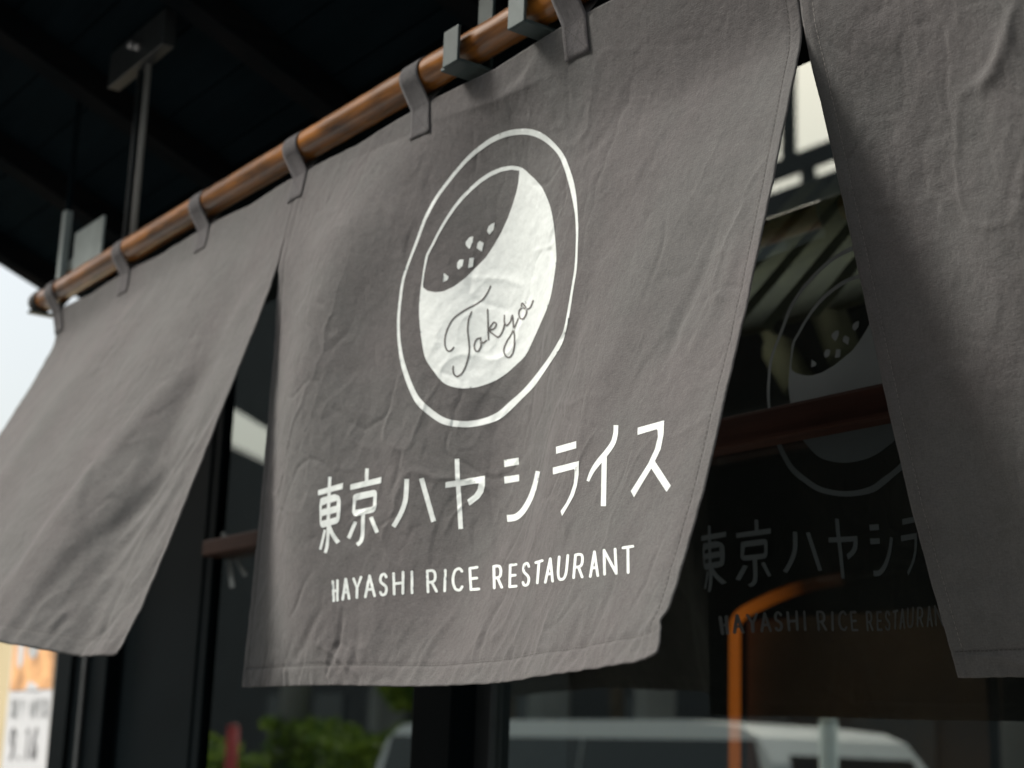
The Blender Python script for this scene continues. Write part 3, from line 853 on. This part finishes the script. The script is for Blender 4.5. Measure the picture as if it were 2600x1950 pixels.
chars.append(([Z3([(1660,192),(1937,115),(1930,270),(1900,420),(1840,545),(2008,803),(1963,867),(1802,620),(1620,925),(1587,860),(1770,570),(1840,420),(1872,290),(1870,220),(1858,208),(1657,268)])], []))
for polys, holes in chars:
    printed('character', polys, holes, grid=4)

FONT = {'H': [[(0,0),(0,1)],[(1,0),(1,1)],[(0,.5),(1,.5)]], 'A': [[(0,1),(.5,0),(1,1)],[(.2,.66),(.8,.66)]], 'Y': [[(0,0),(.5,.52),(1,0)],[(.5,.5),(.5,1)]],
  'S': [[(.95,.16),(.75,.03),(.5,0),(.2,.05),(.06,.2),(.14,.37),(.5,.49),(.85,.62),(.95,.78),(.8,.95),(.5,1),(.2,.97),(.02,.85)]], 'I': [[(.5,0),(.5,1)]],
  'R': [[(0,1),(0,0)],[(0,0),(.55,0),(.85,.07),(.95,.26),(.85,.46),(.55,.54),(0,.54)],[(.48,.54),(1,1)]], 'C': [[(.97,.14),(.8,.03),(.6,0),(.25,.08),(.04,.32),(0,.5),(.04,.68),(.25,.92),(.6,1),(.8,.97),(.97,.86)]],
  'E': [[(0,0),(0,1)],[(0,0),(1,0)],[(0,1),(1,1)],[(0,.49),(.86,.49)]], 'T': [[(0,0),(1,0)],[(.5,0),(.5,1)]], 'U': [[(0,0),(0,.62),(.1,.88),(.32,1),(.5,1),(.68,1),(.9,.88),(1,.62),(1,0)]],
  'N': [[(0,1),(0,0)],[(0,0),(1,1)],[(1,1),(1,0)]], 'W': [[(0,0),(.25,1),(.5,.2),(.75,1),(1,0)]], 'O': [[(.5,0),(.15,.1),(0,.5),(.15,.9),(.5,1),(.85,.9),(1,.5),(.85,.1),(.5,0)]], 'P': [[(0,1),(0,0)],[(0,0),(.6,0),(.95,.12),(.95,.42),(.6,.54),(0,.54)]],
  '9': [[(.9,.3),(.5,.55),(.1,.4),(.1,.15),(.5,0),(.9,.15),(.9,.4),(.7,.8),(.3,1)]], '1': [[(.2,.15),(.6,0),(.6,1)]], '6': [[(.8,.0),(.35,.3),(.1,.65),(.2,.93),(.5,1),(.85,.9),(.9,.65),(.6,.5),(.15,.65)]], '.': [[(.45,.92),(.55,1)]]}
CURVED = set('SCRUOP96')
def letter(ch, TL, TR, BL, BR, w):
    TL, TR, BL, BR = (np.array(q, float) for q in (TL, TR, BL, BR))
    wd = np.linalg.norm(TR - TL); ht = np.linalg.norm(BL - TL)
    mx, my = min(0.45, w / 2 / wd), w / 2 / ht
    if ch == 'I': mx = 0
    def m(p):
        x, y = mx + p[0] * (1 - 2 * mx), my + p[1] * (1 - 2 * my)
        return tuple((TL * (1 - x) + TR * x) * (1 - y) + (BL * (1 - x) + BR * x) * y)
    out = []
    for s_ in FONT[ch]:
        pts = [m(p) for p in s_]
        if ch == 'A' and len(s_) == 3:
            out += [stroke(pts[:2], w, rnd=True), stroke(pts[1:], w, rnd=True)]
        elif len(s_) == 2: out.append(stroke(pts, w, rnd=True))
        else: out.append(stroke(pts, w, ch in CURVED, rnd=True))
    return out
def A_(ax, ay, bl, bly, br, bry):
    h = (br - bl) / 2
    return ((ax - h, ay + 3), (ax + h, ay - 3), (bl, bly), (br, bry))
words = [('H',(60,280),(110,270),(68,430),(108,425)), ('A',*A_(158,262,128,420,190,412)), ('Y',(203,262),(272,247),(205,412),(262,402)), ('A',*A_(320,240,283,403,365,394)),
 ('S',(383,236),(446,222),(386,394),(448,382)), ('H',(476,226),(560,212),(482,384),(557,378)), ('I',(600,214),(622,210),(602,376),(622,374)),
 ('R',(706,208),(780,200),(712,369),(790,363)), ('I',(830,203),(850,199),(825,364),(845,360)), ('C',(882,196),(964,187),(884,362),(967,352)), ('E',(998,190),(1066,180),(1006,354),(1080,348)),
 ('R',(1163,177),(1230,168),(1166,342),(1237,336)), ('E',(1276,168),(1334,160),(1270,334),(1337,328)), ('S',(1366,160),(1424,149),(1360,327),(1424,319)), ('T',(1452,152),(1514,133),(1440,312),(1500,302)),
 ('A',*A_(1560,123,1516,304,1584,293)), ('U',(1612,112),(1690,98),(1600,286),(1672,278)), ('R',(1724,98),(1794,88),(1708,272),(1788,266)), ('A',*A_(1862,76,1824,264,1894,256)),
 ('N',(1918,66),(2012,56),(1922,248),(2022,242)), ('T',(2048,50),(2134,36),(2050,240),(2136,232))]
for ch, a, b_, c_, d_ in words:
    q = Z4([a, b_, c_, d_])
    printed('letter', letter(ch, *q, 6.9), grid=4)

# ------------------------------------------------------------------ the print's dim reflection, laid as flat coloured shapes on the glass behind
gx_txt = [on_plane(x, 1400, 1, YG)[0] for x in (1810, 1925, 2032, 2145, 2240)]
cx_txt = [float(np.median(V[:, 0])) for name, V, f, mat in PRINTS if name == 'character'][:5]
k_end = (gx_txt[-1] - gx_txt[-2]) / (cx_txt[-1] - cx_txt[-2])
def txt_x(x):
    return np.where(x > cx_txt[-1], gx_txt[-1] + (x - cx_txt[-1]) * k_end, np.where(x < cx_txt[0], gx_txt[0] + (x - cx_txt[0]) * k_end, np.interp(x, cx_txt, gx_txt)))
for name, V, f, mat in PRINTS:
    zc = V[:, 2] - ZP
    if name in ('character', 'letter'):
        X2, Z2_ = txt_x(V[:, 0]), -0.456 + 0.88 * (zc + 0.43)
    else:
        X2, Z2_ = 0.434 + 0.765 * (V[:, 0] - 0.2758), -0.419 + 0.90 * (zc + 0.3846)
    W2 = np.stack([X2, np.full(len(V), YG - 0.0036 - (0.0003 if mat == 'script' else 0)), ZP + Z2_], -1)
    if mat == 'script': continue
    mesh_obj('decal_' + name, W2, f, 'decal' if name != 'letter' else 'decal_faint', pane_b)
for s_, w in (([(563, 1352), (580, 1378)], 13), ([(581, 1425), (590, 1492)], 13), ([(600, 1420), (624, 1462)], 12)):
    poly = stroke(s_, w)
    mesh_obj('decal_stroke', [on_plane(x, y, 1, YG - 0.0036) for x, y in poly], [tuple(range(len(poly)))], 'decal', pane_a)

# ------------------------------------------------------------------ the pole and what carries it
pole_t = thing('noren_pole', 'varnished orange brown round wooden pole carrying the noren', 'pole', (-0.838, 0, ZP))
xs = np.linspace(-0.825, 1.62, 160)
prng = np.random.default_rng(3)
path = [(x, 0.0006 * math.sin(x * 5.1), ZP + 0.0005 * math.sin(x * 3.3 + 1)) for x in xs]
rad = [PR * (1 + 0.018 * math.sin(x * 9) + 0.008 * prng.normal()) for x in xs]
o = tube('shaft', path, rad, 'pole', pole_t, 28)
cap_path = [(-0.850, 0, ZP), (-0.848, 0, ZP), (-0.838, 0, ZP), (-0.822, 0, ZP)]
tube('end_cap', cap_path, [PR * 0.85, PR * 1.06, PR * 1.1, PR * 1.08], 'rubber', pole_t, 24)

def strap_bar(name, x0, x1, y0, y1, z0, z1, parent, mat='steel'):
    return box(name, x0, x1, y0, y1, z0, z1, mat, parent, 0.0008)
def pole_hook(xl, xb, lip_top, label, back_top, front_top=None):
    """flat steel hook: strap from the canopy, foot under the pole, front lip"""
    t = thing('pole_hook', label, 'bracket', (xl, 0, back_top + ZP), 'steel hooks of the noren pole')
    w = 0.0125
    strap_bar('strap', xb - w, xb + w, 0.0185, 0.0222, ZP - 0.0195, ZP + back_top, t)
    strap_bar('foot', min(xl, xb) - w, max(xl, xb) + w, -0.0218, 0.0183, ZP - 0.0232, ZP - 0.0197, t)
    strap_bar('front_lip', xl - w, xl + w, -0.0255, -0.0220, ZP - 0.0232, ZP + lip_top, t)
    return t
ztop = cz(0.02) - ZP - 0.002
pole_hook(0.3385, 0.3300, 0.0135, 'dark steel hook with short front lip, its back strap rising beside it', ztop)
t2 = pole_hook(0.4450, 0.4450, 0.30, 'dark steel hook whose front strap rises past the pole, by torn varnish', ztop)

# end hanger with a flat plate
t3 = thing('pole_hanger', 'pale edged steel strap with square plate at the capped pole end', 'hanger', (-0.83, 0.02, ZP + 0.3))
strap_bar('strap', -0.838, -0.822, 0.0185, 0.030, ZP - 0.02, ZP + 0.15, t3, 'galv')
strap_bar('stem', -0.835, -0.825, 0.021, 0.028, ZP + 0.1502, cz(0.025) - 0.002, t3, 'board')
strap_bar('foot', -0.838, -0.822, -0.020, 0.0185, ZP - 0.0225, ZP - 0.0185, t3, 'steel')
strap_bar('plate', -0.792, -0.676, 0.026, 0.030, ZP + 0.02, ZP + 0.105, t3, 'galv')
strap_bar('arm', -0.822, -0.792, 0.026, 0.030, ZP + 0.05, ZP + 0.066, t3, 'steel')
# hanger with two rods and a bolted plate
t4 = thing('rod_hanger', 'pair of thin vertical rods under a bolted steel plate', 'hanger', (-0.56, 0.022, ZP + 0.3))
tube('rod', [(-0.548, 0.024, ZP - 0.004), (-0.548, 0.024, ZP + 0.34)], 0.0048, 'conc', t4, 12)
tube('rod', [(-0.578, 0.024, ZP - 0.004), (-0.578, 0.024, ZP + 0.34)], 0.0040, 'steel_dark', t4, 12)
box('plate', -0.672, -0.47, 0.010, 0.030, ZP + 0.30, cz(0.03) - 0.004, 'steel_dark', t4, 0.002)
for bx_, bz in ((-0.583, 0.338), (-0.557, 0.326)):
    tube('bolt', [(bx_, 0.0095, ZP + bz), (bx_, 0.003, ZP + bz)], [0.0065, 0.0055], 'rim', t4, 8)

# ------------------------------------------------------------------ boundary wall with poster, beyond the corner
YW = 0.78
bw = thing('boundary_wall', 'cream rendered boundary wall with poster beyond the black corner post', 'wall', (-4, YW, 0))
box('wall', -9.0, -1.62, YW, YW + 0.18, 0.0, 2.18, 'cream', bw, 0.01)
box('coping', -9.0, -1.60, YW - 0.03, YW + 0.21, 2.182, 2.23, 'conc', bw, 0.008)
poster = thing('poster', 'white poster with orange picture top announcing NEW OPEN 9.16', 'poster', (-3.3, YW - 0.004, 1.2))
def pquad(name, pix, mat, lift, parent=poster):
    V = [on_plane(x, y, 1, YW - lift) for x, y in pix]
    return mesh_obj(name, V, [tuple(range(len(V)))], mat, parent)
pv = [on_plane(x, y, 1, YW - 0.006) for x, y in ((40, 1560), (148, 1570), (98, 2160), (-20, 2200))]
back = [v + np.array([0, 0.004, 0]) for v in pv]
mesh_obj('sheet', pv + back, [(3, 2, 1, 0), (4, 5, 6, 7), (0, 1, 5, 4), (1, 2, 6, 5), (2, 3, 7, 6), (3, 0, 4, 7)], 'paper', poster)
pquad('picture', [(24, 1754), (131, 1748), (147, 1572), (42, 1562), (33, 1650)], 'paper_orange', 0.008)
pquad('picture_highlight', [(46, 1636), (62, 1636), (58, 1680), (50, 1698), (44, 1688)], 'paper', 0.009)
pquad('picture_highlight', [(70, 1640), (100, 1645), (88, 1672), (72, 1668)], 'paper_pale', 0.009)
pquad('picture_highlight', [(64, 1752), (74, 1728), (92, 1738), (100, 1752)], 'paper', 0.009)
def plett(txt, x0, x1, y0, y1, w, mat, slope=-0.02):
    n = len(txt); cw = (x1 - x0) / n
    for i, ch in enumerate(txt):
        if ch == ' ': continue
        a = x0 + i * cw + cw * 0.12; b_ = x0 + (i + 1) * cw - cw * 0.12
        sh = (y1 - y0) * 0.09
        for pl in letter(ch, (a + sh, y0 + slope * a), (b_ + sh, y0 + slope * b_), (a, y1 + slope * a), (b_, y1 + slope * b_), w):
            v2, f = fill([pl], (), 6)
            V = [on_plane(x, y, 1, YW - 0.0085) for x, y in v2]
            mesh_obj('printed_letter', V, [tuple(t)[::-1] for t in f], mat, poster)
plett('NEW OPEN', 24, 118, 1776, 1822, 2.6, 'paper_pale')
plett('9.16', 18, 92, 1848, 1930, 4.2, 'paper_ink')

# ------------------------------------------------------------------ things inside the window
YA = 1.5
arch = thing('arched_light', 'glowing orange arched frame standing inside the window', 'light', (-0.7, YA, 0.05))
ax0 = on_plane(1866, 1700, 1, YA)
top_px = [(1866, 1600), (1868, 1580), (1876, 1566), (1888, 1556), (1905, 1546), (1960, 1519), (2020, 1496), (2080, 1480), (2145, 1468)]
ap = [(ax0[0], YA, 0.06), (ax0[0], YA, 1.0), (ax0[0], YA, 1.6)] + [tuple(on_plane(x, y, 1, YA)) for x, y in top_px]
tube('light_strip', ap, 0.0118, 'orange', arch, 12)
ex = ap[-1]
tube('frame', [(ex[0] + 0.0005, YA, ex[2]), (ex[0] + 0.12, YA, ex[2] + 0.012), (ex[0] + 0.26, YA, ex[2] + 0.005), (ex[0] + 0.33, YA, ex[2] - 0.04), (ex[0] + 0.34, YA, 1.4), (ex[0] + 0.34, YA, 0.06)], 0.0110, 'inner', arch, 12)
box('panel', ax0[0] + 0.014, ex[0] + 0.325, YA + 0.02, YA + 0.035, 0.06, on_plane(1874, 1562, 1, YA)[2] - 0.01, 'arch_wood', arch, 0.003)
screen = thing('slat_screen', 'olive wooden slats sloping up inside the glass under the header', 'screen', (0, 0.7, 2.4))
for k in range(5):
    x = -0.17 + 0.085 * k
    V = []
    for dx in (0, 0.052):
        for (y, z) in ((0.66, 2.07), (0.98, 2.42)):
            for t in (0, 0.02): V.append((x + dx, y + t, z))
    mesh_obj('slat', V, [(0, 1, 3, 2), (4, 6, 7, 5), (0, 4, 5, 1), (2, 3, 7, 6), (0, 2, 6, 4), (1, 5, 7, 3)], 'slat', screen)
box('batten', -0.25, 0.30, 0.975, 1.02, 2.40, 2.719, 'inner', screen, 0.004)
rack = thing('bottle_rack', 'dark hanging bottle rack behind the wooden rail', 'rack', (-0.12, 1.0, 2.7))
box('board', -0.36, 0.06, 0.965, 0.985, ZP - 0.19, 2.719, 'inner', rack, 0.004)
box('ledge', -0.36, 0.06, 0.86, 0.965, ZP - 0.155, ZP - 0.138, 'inner', rack, 0.003)
def bottle(cx, cz_, ang, label):
    t = thing('bottle', label, 'bottle', (cx, 0.91, cz_))
    prof = [(0, 0.001), (0.0, 0.0235), (0.004, 0.026), (0.085, 0.026), (0.098, 0.020), (0.106, 0.011), (0.130, 0.010), (0.132, 0.012), (0.140, 0.012), (0.141, 0.001)]
    d = Vector((math.sin(ang), 0, math.cos(ang)))
    base_ = Vector((cx, 0.91, cz_))
    V, F = tube_geo([base_ + d * p[0] for p in prof], [p[1] for p in prof], 20)
    mesh_obj('body', V, F, 'amber', t, smooth=True)
    tube('stopper', [base_ + d * 0.1412, base_ + d * 0.152], [0.008, 0.0085], 'slat', t, 12)
bottle(-0.245, ZP - 0.137, 0.0, 'pale amber bottle standing upright on the dark rack ledge')
bottle(-0.118, ZP - 0.110, -0.62, 'pale amber bottle lying tilted on the dark rack')
bottle(-0.030, ZP - 0.080, -0.42, 'pale amber bottle leaning high against the dark rack')

# ------------------------------------------------------------------ across the street (seen mirrored in the glass)
def mirrored(px, py, yv):
    """street point whose mirror image in the shop glass lies on this pixel, at virtual depth yv"""
    q = on_plane(px, py, 1, yv)
    return np.array([q[0], 2 * YG - yv, q[2]])

def facade(t, x0, x1, yf, z0, z1, nxw, nzw, depth=10.0, mat='clad', ww=0.55, wh=0.55):
    box('wall', x0, x1, yf - depth, yf, z0, z1, mat, t, 0.02)
    dx, dz = (x1 - x0) / nxw, (z1 - z0 - 1.0) / nzw
    me = None
    for i in range(nxw):
        for j in range(nzw):
            cx, cz0 = x0 + (i + 0.5) * dx, z0 + 0.7 + (j + 0.5) * dz
            if me is None:
                w = box('window', -dx * ww / 2, dx * ww / 2, 0.01, 0.05, -dz * wh / 2, dz * wh / 2, 'window', None)
                fr_bm = box_geo(-dx * ww / 2 - 0.06, dx * ww / 2 + 0.06, 0.002, 0.09, -dz * wh / 2 - 0.10, -dz * wh / 2 - 0.02)
                me = w.data
                fm = bpy.data.meshes.new('sill'); fr_bm.to_mesh(fm); fr_bm.free(); fm.materials.append(MAT['conc'])
            else:
                w = bpy.data.objects.new('window', me); C.objects.link(w)
            w.parent = t; w.matrix_parent_inverse = t.matrix_world.inverted(); w.location = (cx, yf, cz0)
            s_ = bpy.data.objects.new('sill', fm); C.objects.link(s_)
            s_.parent = w

YB = -20.0
ob = thing('office_building', 'long low dark office block with railed roof across the plaza', 'building', (-15, YB, -0.1))
facade(ob, -32, 14, YB, -0.1, 12.60, 14, 4)
box('roof_beam', -32, 14, YB - 0.12, YB - 0.05, 12.82, 13.27, 'clad', ob, 0.02)
for x in (-31.5, -28, -24.5, -21.3, -19.2, -15.5, -12, -8, -4, 0, 4, 8, 12):
    box('roof_post', x - 0.19, x + 0.19, YB - 0.12, YB - 0.06, 12.60, 12.815, 'clad', ob, 0.01)
box('roof_mast', -19.91, -19.53, YB - 0.12, YB - 0.06, 13.275, 17.5, 'clad', ob, 0.01)
tb = thing('tower_block', 'tall dark tower block standing next to the low office block', 'building', (-36, YB, -0.1))
facade(tb, -40.6, -32.4, YB, -0.1, 30, 3, 9, depth=0.8)
tc_ = thing('tower_block', 'tall dark tower block beyond the linking bridges', 'building', (-50, YB, -0.1))
facade(tc_, -59, -45.5, YB, -0.1, 30, 4, 9, depth=0.8)
def link(z00, z01, z10, z11, label):
    t = thing('link_bridge', label, 'bridge', (-42.2, YB - 1, z00), 'sloping link bridges')
    V = [(x, y, z) for x, za, zb in ((-45.48, z00, z01), (-40.62, z10, z11)) for y in (YB - 0.75, YB - 0.3) for z in (za, zb)]
    mesh_obj('deck', V, [(0, 1, 3, 2), (4, 6, 7, 5), (0, 4, 5, 1), (2, 3, 7, 6), (0, 2, 6, 4), (1, 5, 7, 3)], 'clad', t)
link(12.56, 29.0, 10.55, 29.0, 'tall enclosed link with sloping underside between the towers')
link(-0.1, 11.25, -0.1, 9.6, 'lower enclosed link with sloping roof between the towers')

# van
van = thing('parked_van', 'white van parked along the far kerb', 'van', (-7.6, -6.1, -0.13))
prof = [(-10.0, 0.20), (-10.02, 0.95), (-9.93, 1.30), (-9.78, 1.66), (-9.60, 1.76), (-9.2, 1.80), (-6.2, 1.80), (-5.75, 1.76), (-5.58, 1.70), (-5.44, 1.55), (-5.27, 1.16), (-5.20, 0.98), (-5.16, 0.80), (-5.15, 0.25)]
YV0, YV1 = -6.95, -5.42
def van_side(y, ins):
    return [(x + (ins if x < -7.3 else -ins), y, z - 0.5 * ins) for x, z in prof]
n = len(prof)
V = van_side(YV1 - 0.09, 0.05) + van_side(YV1, 0.0) + van_side(YV0, 0.0) + van_side(YV0 + 0.09, 0.05)
# lean the cabin sides in
V = [(x, y - (0.16 * max(0, z - 1.0) if y > -6.2 else -0.16 * max(0, z - 1.0)), z) for x, y, z in V]
F = [tuple(range(n, 2 * n)), tuple(reversed(range(2 * n, 3 * n)))]
for i in range(n):
    j = (i + 1) % n
    F.append((n + i, 2 * n + i, 2 * n + j, n + j))
mesh_obj('body', V, F, 'car', van)
def van_win(x0, x1, x2, x3, z0, z1, name='side_window'):
    f = lambda z: YV1 - 0.16 * max(0, z - 1.0) + 0.006
    mesh_obj(name, [(x0, f(z0), z0), (x1, f(z0), z0), (x2, f(z1), z1), (x3, f(z1), z1)], [(0, 1, 2, 3)], 'window', van)
van_win(-9.84, -8.72, -8.72, -9.72, 1.06, 1.68); van_win(-8.70, -7.27, -7.27, -8.70, 1.06, 1.68); van_win(-7.25, -5.33, -5.60, -7.25, 1.06, 1.68)
mesh_obj('windscreen', [(-5.255, -5.60, 1.16), (-5.255, -6.80, 1.16), (-5.455, -6.75, 1.60), (-5.455, -5.66, 1.60)], [(0, 1, 2, 3)], 'window', van)
for x in (-8.7, -7.26):
    box('door_seam', x - 0.006, x + 0.006, YV1 - 0.002, YV1 + 0.004, 0.35, 1.0, 'tyre', van)
for x in (-7.45, -6.95):
    box('door_handle', x - 0.08, x + 0.08, YV1, YV1 + 0.035, 0.92, 0.96, 'tyre', van, 0.008)
for x in (-9.15, -5.85):
    for y in (YV1 - 0.19, YV0 - 0.01):
        w = tube('wheel', [(x, y, 0.18), (x, y + 0.01, 0.18), (x, y + 0.19, 0.18), (x, y + 0.20, 0.18)], [0.27, 0.31, 0.31, 0.27], 'tyre', van, 28)
        tube('rim', [(x, y + 0.195, 0.18), (x, y + 0.207, 0.18)], [0.19, 0.17], 'rim', w, 20)
for y in (YV1 - 0.28, YV0 + 0.06):
    box('headlight', -5.22, -5.13, y, y + 0.22, 0.62, 0.80, 'rim', van, 0.02)
    box('tail_light', -10.04, -9.98, y + 0.02, y + 0.16, 0.75, 1.15, 'lamp', van, 0.01)
box('bumper', -5.20, -5.08, YV0 + 0.05, YV1 - 0.05, 0.2, 0.45, 'tyre', van, 0.03)

def leaf_cloud(name, pts, size, mat, parent, seed):
    r = np.random.default_rng(seed)
    V, F = [], []
    for p in pts:
        d = r.normal(size=3); d /= np.linalg.norm(d)
        e = np.cross(d, r.normal(size=3)); e /= np.linalg.norm(e)
        L, w = size * r.uniform(0.7, 1.4), size * r.uniform(0.3, 0.5)
        b0 = len(V)
        V += [p - d * L / 2, p + e * w, p + d * L / 2, p - e * w]
        F.append((b0, b0 + 1, b0 + 2, b0 + 3))
    return mesh_obj(name, V, F, mat, parent)
def hedge(x0, x1, y0, y1, h, label, seed, n=5000):
    t = thing('hedge', label, 'hedge', ((x0 + x1) / 2, (y0 + y1) / 2, 0))
    r = np.random.default_rng(seed)
    P = r.uniform(size=(n, 3)); side = r.integers(0, 4, n)
    P[side == 0, 2] = 1 - 0.06 * r.uniform(size=(side == 0).sum()); P[side == 1, 1] = 1 - 0.1 * r.uniform(size=(side == 1).sum())
    P = np.array([x0, y0, 0.02]) + P * np.array([x1 - x0, y1 - y0, h])
    P[:, 2] *= 1 + 0.08 * np.sin(P[:, 0] * 2.1) * (P[:, 2] > 0.6 * h)
    leaf_cloud('foliage', P, 0.11, 'leaf_hedge', t, seed + 1)
    for k in range(int((x1 - x0) / 1.2)):
        x = x0 + 0.6 + k * 1.2
        tube('stem', [(x, (y0 + y1) / 2, 0), (x + 0.05, (y0 + y1) / 2, h * 0.7)], [0.03, 0.012], 'bark', t, 8)
a = mirrored(1000, 1860, 7.0); b_ = mirrored(640, 1860, 7.0)
hedge(-14.4, -10.9, -7.6, -6.75, 1.72, 'bright green clipped hedge on the far pavement behind the van tail', 21)
hedge(-24.0, -15.3, -7.6, -6.8, 1.55, 'long green clipped hedge beyond the red post', 23, 8000)

def tree(x, y, h, cr, label, seed, n=5200, trunk_r=0.11, z0=0.0, leaf='leaf_tree'):
    t = thing('street_tree', label, 'tree', (x, y, z0), 'street trees')
    r = np.random.default_rng(seed)
    th = h - cr * 1.1
    tube('trunk', [(x, y, z0), (x + 0.04, y, z0 + th * 0.5), (x - 0.03, y + 0.04, z0 + th), (x + 0.03, y, h - 0.3 * cr)], [trunk_r, trunk_r * 0.8, trunk_r * 0.6, trunk_r * 0.15], 'bark', t, 10)
    cl = []
    for k in range(16):
        d = r.normal(size=3); d /= np.linalg.norm(d); d[2] = abs(d[2]) * 0.8 - 0.15
        c = np.array([x, y, z0 + th + cr * 0.45]) + d * cr * r.uniform(0.45, 0.95)
        cl.append((c, cr * r.uniform(0.22, 0.42)))
        tube('limb', [(x, y, z0 + th * r.uniform(0.75, 1.0)), tuple(0.5 * (c + np.array([x, y, z0 + th])) + np.array([0, 0, 0.1])), tuple(c)], [trunk_r * 0.4, trunk_r * 0.22, 0.012], 'bark', t, 6)
    P = []
    for i in range(n):
        c, rr = cl[r.integers(0, len(cl))]
        d = r.normal(size=3); d /= np.linalg.norm(d)
        P.append(c + d * rr * r.uniform(0.5, 1.05))
    leaf_cloud('crown', np.array(P), 0.13, leaf, t, seed + 3)
q = mirrored(1088, 1800, 7.5)
tree(q[0], -6.95, 2.5, 0.62, 'small bright tree beside the white van tail', 31, 2600, 0.04, leaf='leaf_hedge')
tree(-13.0, -10.5, 6.2, 2.3, 'leafy plaza tree behind the clipped hedge', 37)
tree(-16.5, -11.5, 6.4, 2.2, 'broad plaza tree far along the long hedge', 41)
tree(-4.2, -10.2, 6.0, 2.2, 'leafy plaza tree beyond the van front', 43)
tree(0.5, -9.6, 5.2, 2.0, 'rounded plaza tree opposite the shop door', 47)

q = mirrored(592, 1880, 5.2)
rp_ = thing('red_post', 'red painted street post beside the hedge', 'post', (q[0], q[1], -0.13))
zt_ = mirrored(592, 1840, 5.2)[2]
tube('shaft', [(q[0], q[1], -0.13), (q[0], q[1], zt_ - 0.03)], 0.05, 'red', rp_, 14)
tube('cap', [(q[0], q[1], zt_ - 0.03), (q[0], q[1], zt_)], [0.052, 0.03], 'red', rp_, 14)
for px, yv, rr, lab in ((748, 7.6, 0.17, 'thick grey utility pole behind the clipped hedge'), (2600, 7.8, 0.15, 'grey utility pole near the rounded plaza tree')):
    q = mirrored(px, 1800, yv)
    t = thing('utility_pole', lab, 'utility pole', (q[0], q[1], 0), 'utility poles')
    tube('shaft', [(q[0], q[1], 0), (q[0], q[1], 8.5)], [rr, rr * 0.75], 'conc', t, 16)
    box('crossarm', q[0] - 0.8, q[0] + 0.8, q[1] - 0.05, q[1] + 0.05, 7.7, 7.8, 'conc', t, 0.01)
    box('step_band', q[0] - rr * 1.08, q[0] + rr * 1.08, q[1] - rr * 1.08, q[1] + rr * 1.08, 1.2, 1.5, 'tyre', t, 0.05)
q = mirrored(2108, 1880, 2.6)
t = thing('street_pole', 'slim pale green street pole on the near kerb', 'pole', (q[0], q[1], 0))
zt_ = mirrored(2108, 1812, 2.6)[2]
tube('shaft', [(q[0], q[1], 0), (q[0], q[1], zt_ - 0.02)], 0.026, 'pale_pole', t, 14)
tube('cap', [(q[0], q[1], zt_ - 0.02), (q[0], q[1], zt_)], [0.028, 0.012], 'pale_pole', t, 14)

for k, (px, wpx, lab) in enumerate(((1395, 70, 'pale concrete gate column behind the van'), (1665, 60, 'pale concrete gate column near the van windscreen'), (985, 46, 'pale concrete gate column behind the clipped hedge'))):
    q = mirrored(px, 1800, 9.6); q2 = mirrored(px + wpx, 1800, 9.6)
    w = abs(q2[0] - q[0]) * 0.5
    t = thing('gate_column', lab, 'column', (q[0], q[1], 0), 'gate columns of the plaza')
    box('shaft', q[0] - w / 2, q[0] + w / 2, q[1] - 0.2, q[1] + 0.2, 0.0, 3.1, 'conc', t, 0.02)
    box('capstone', q[0] - w / 2 - 0.06, q[0] + w / 2 + 0.06, q[1] - 0.26, q[1] + 0.26, 3.1, 3.25, 'cream', t, 0.02)
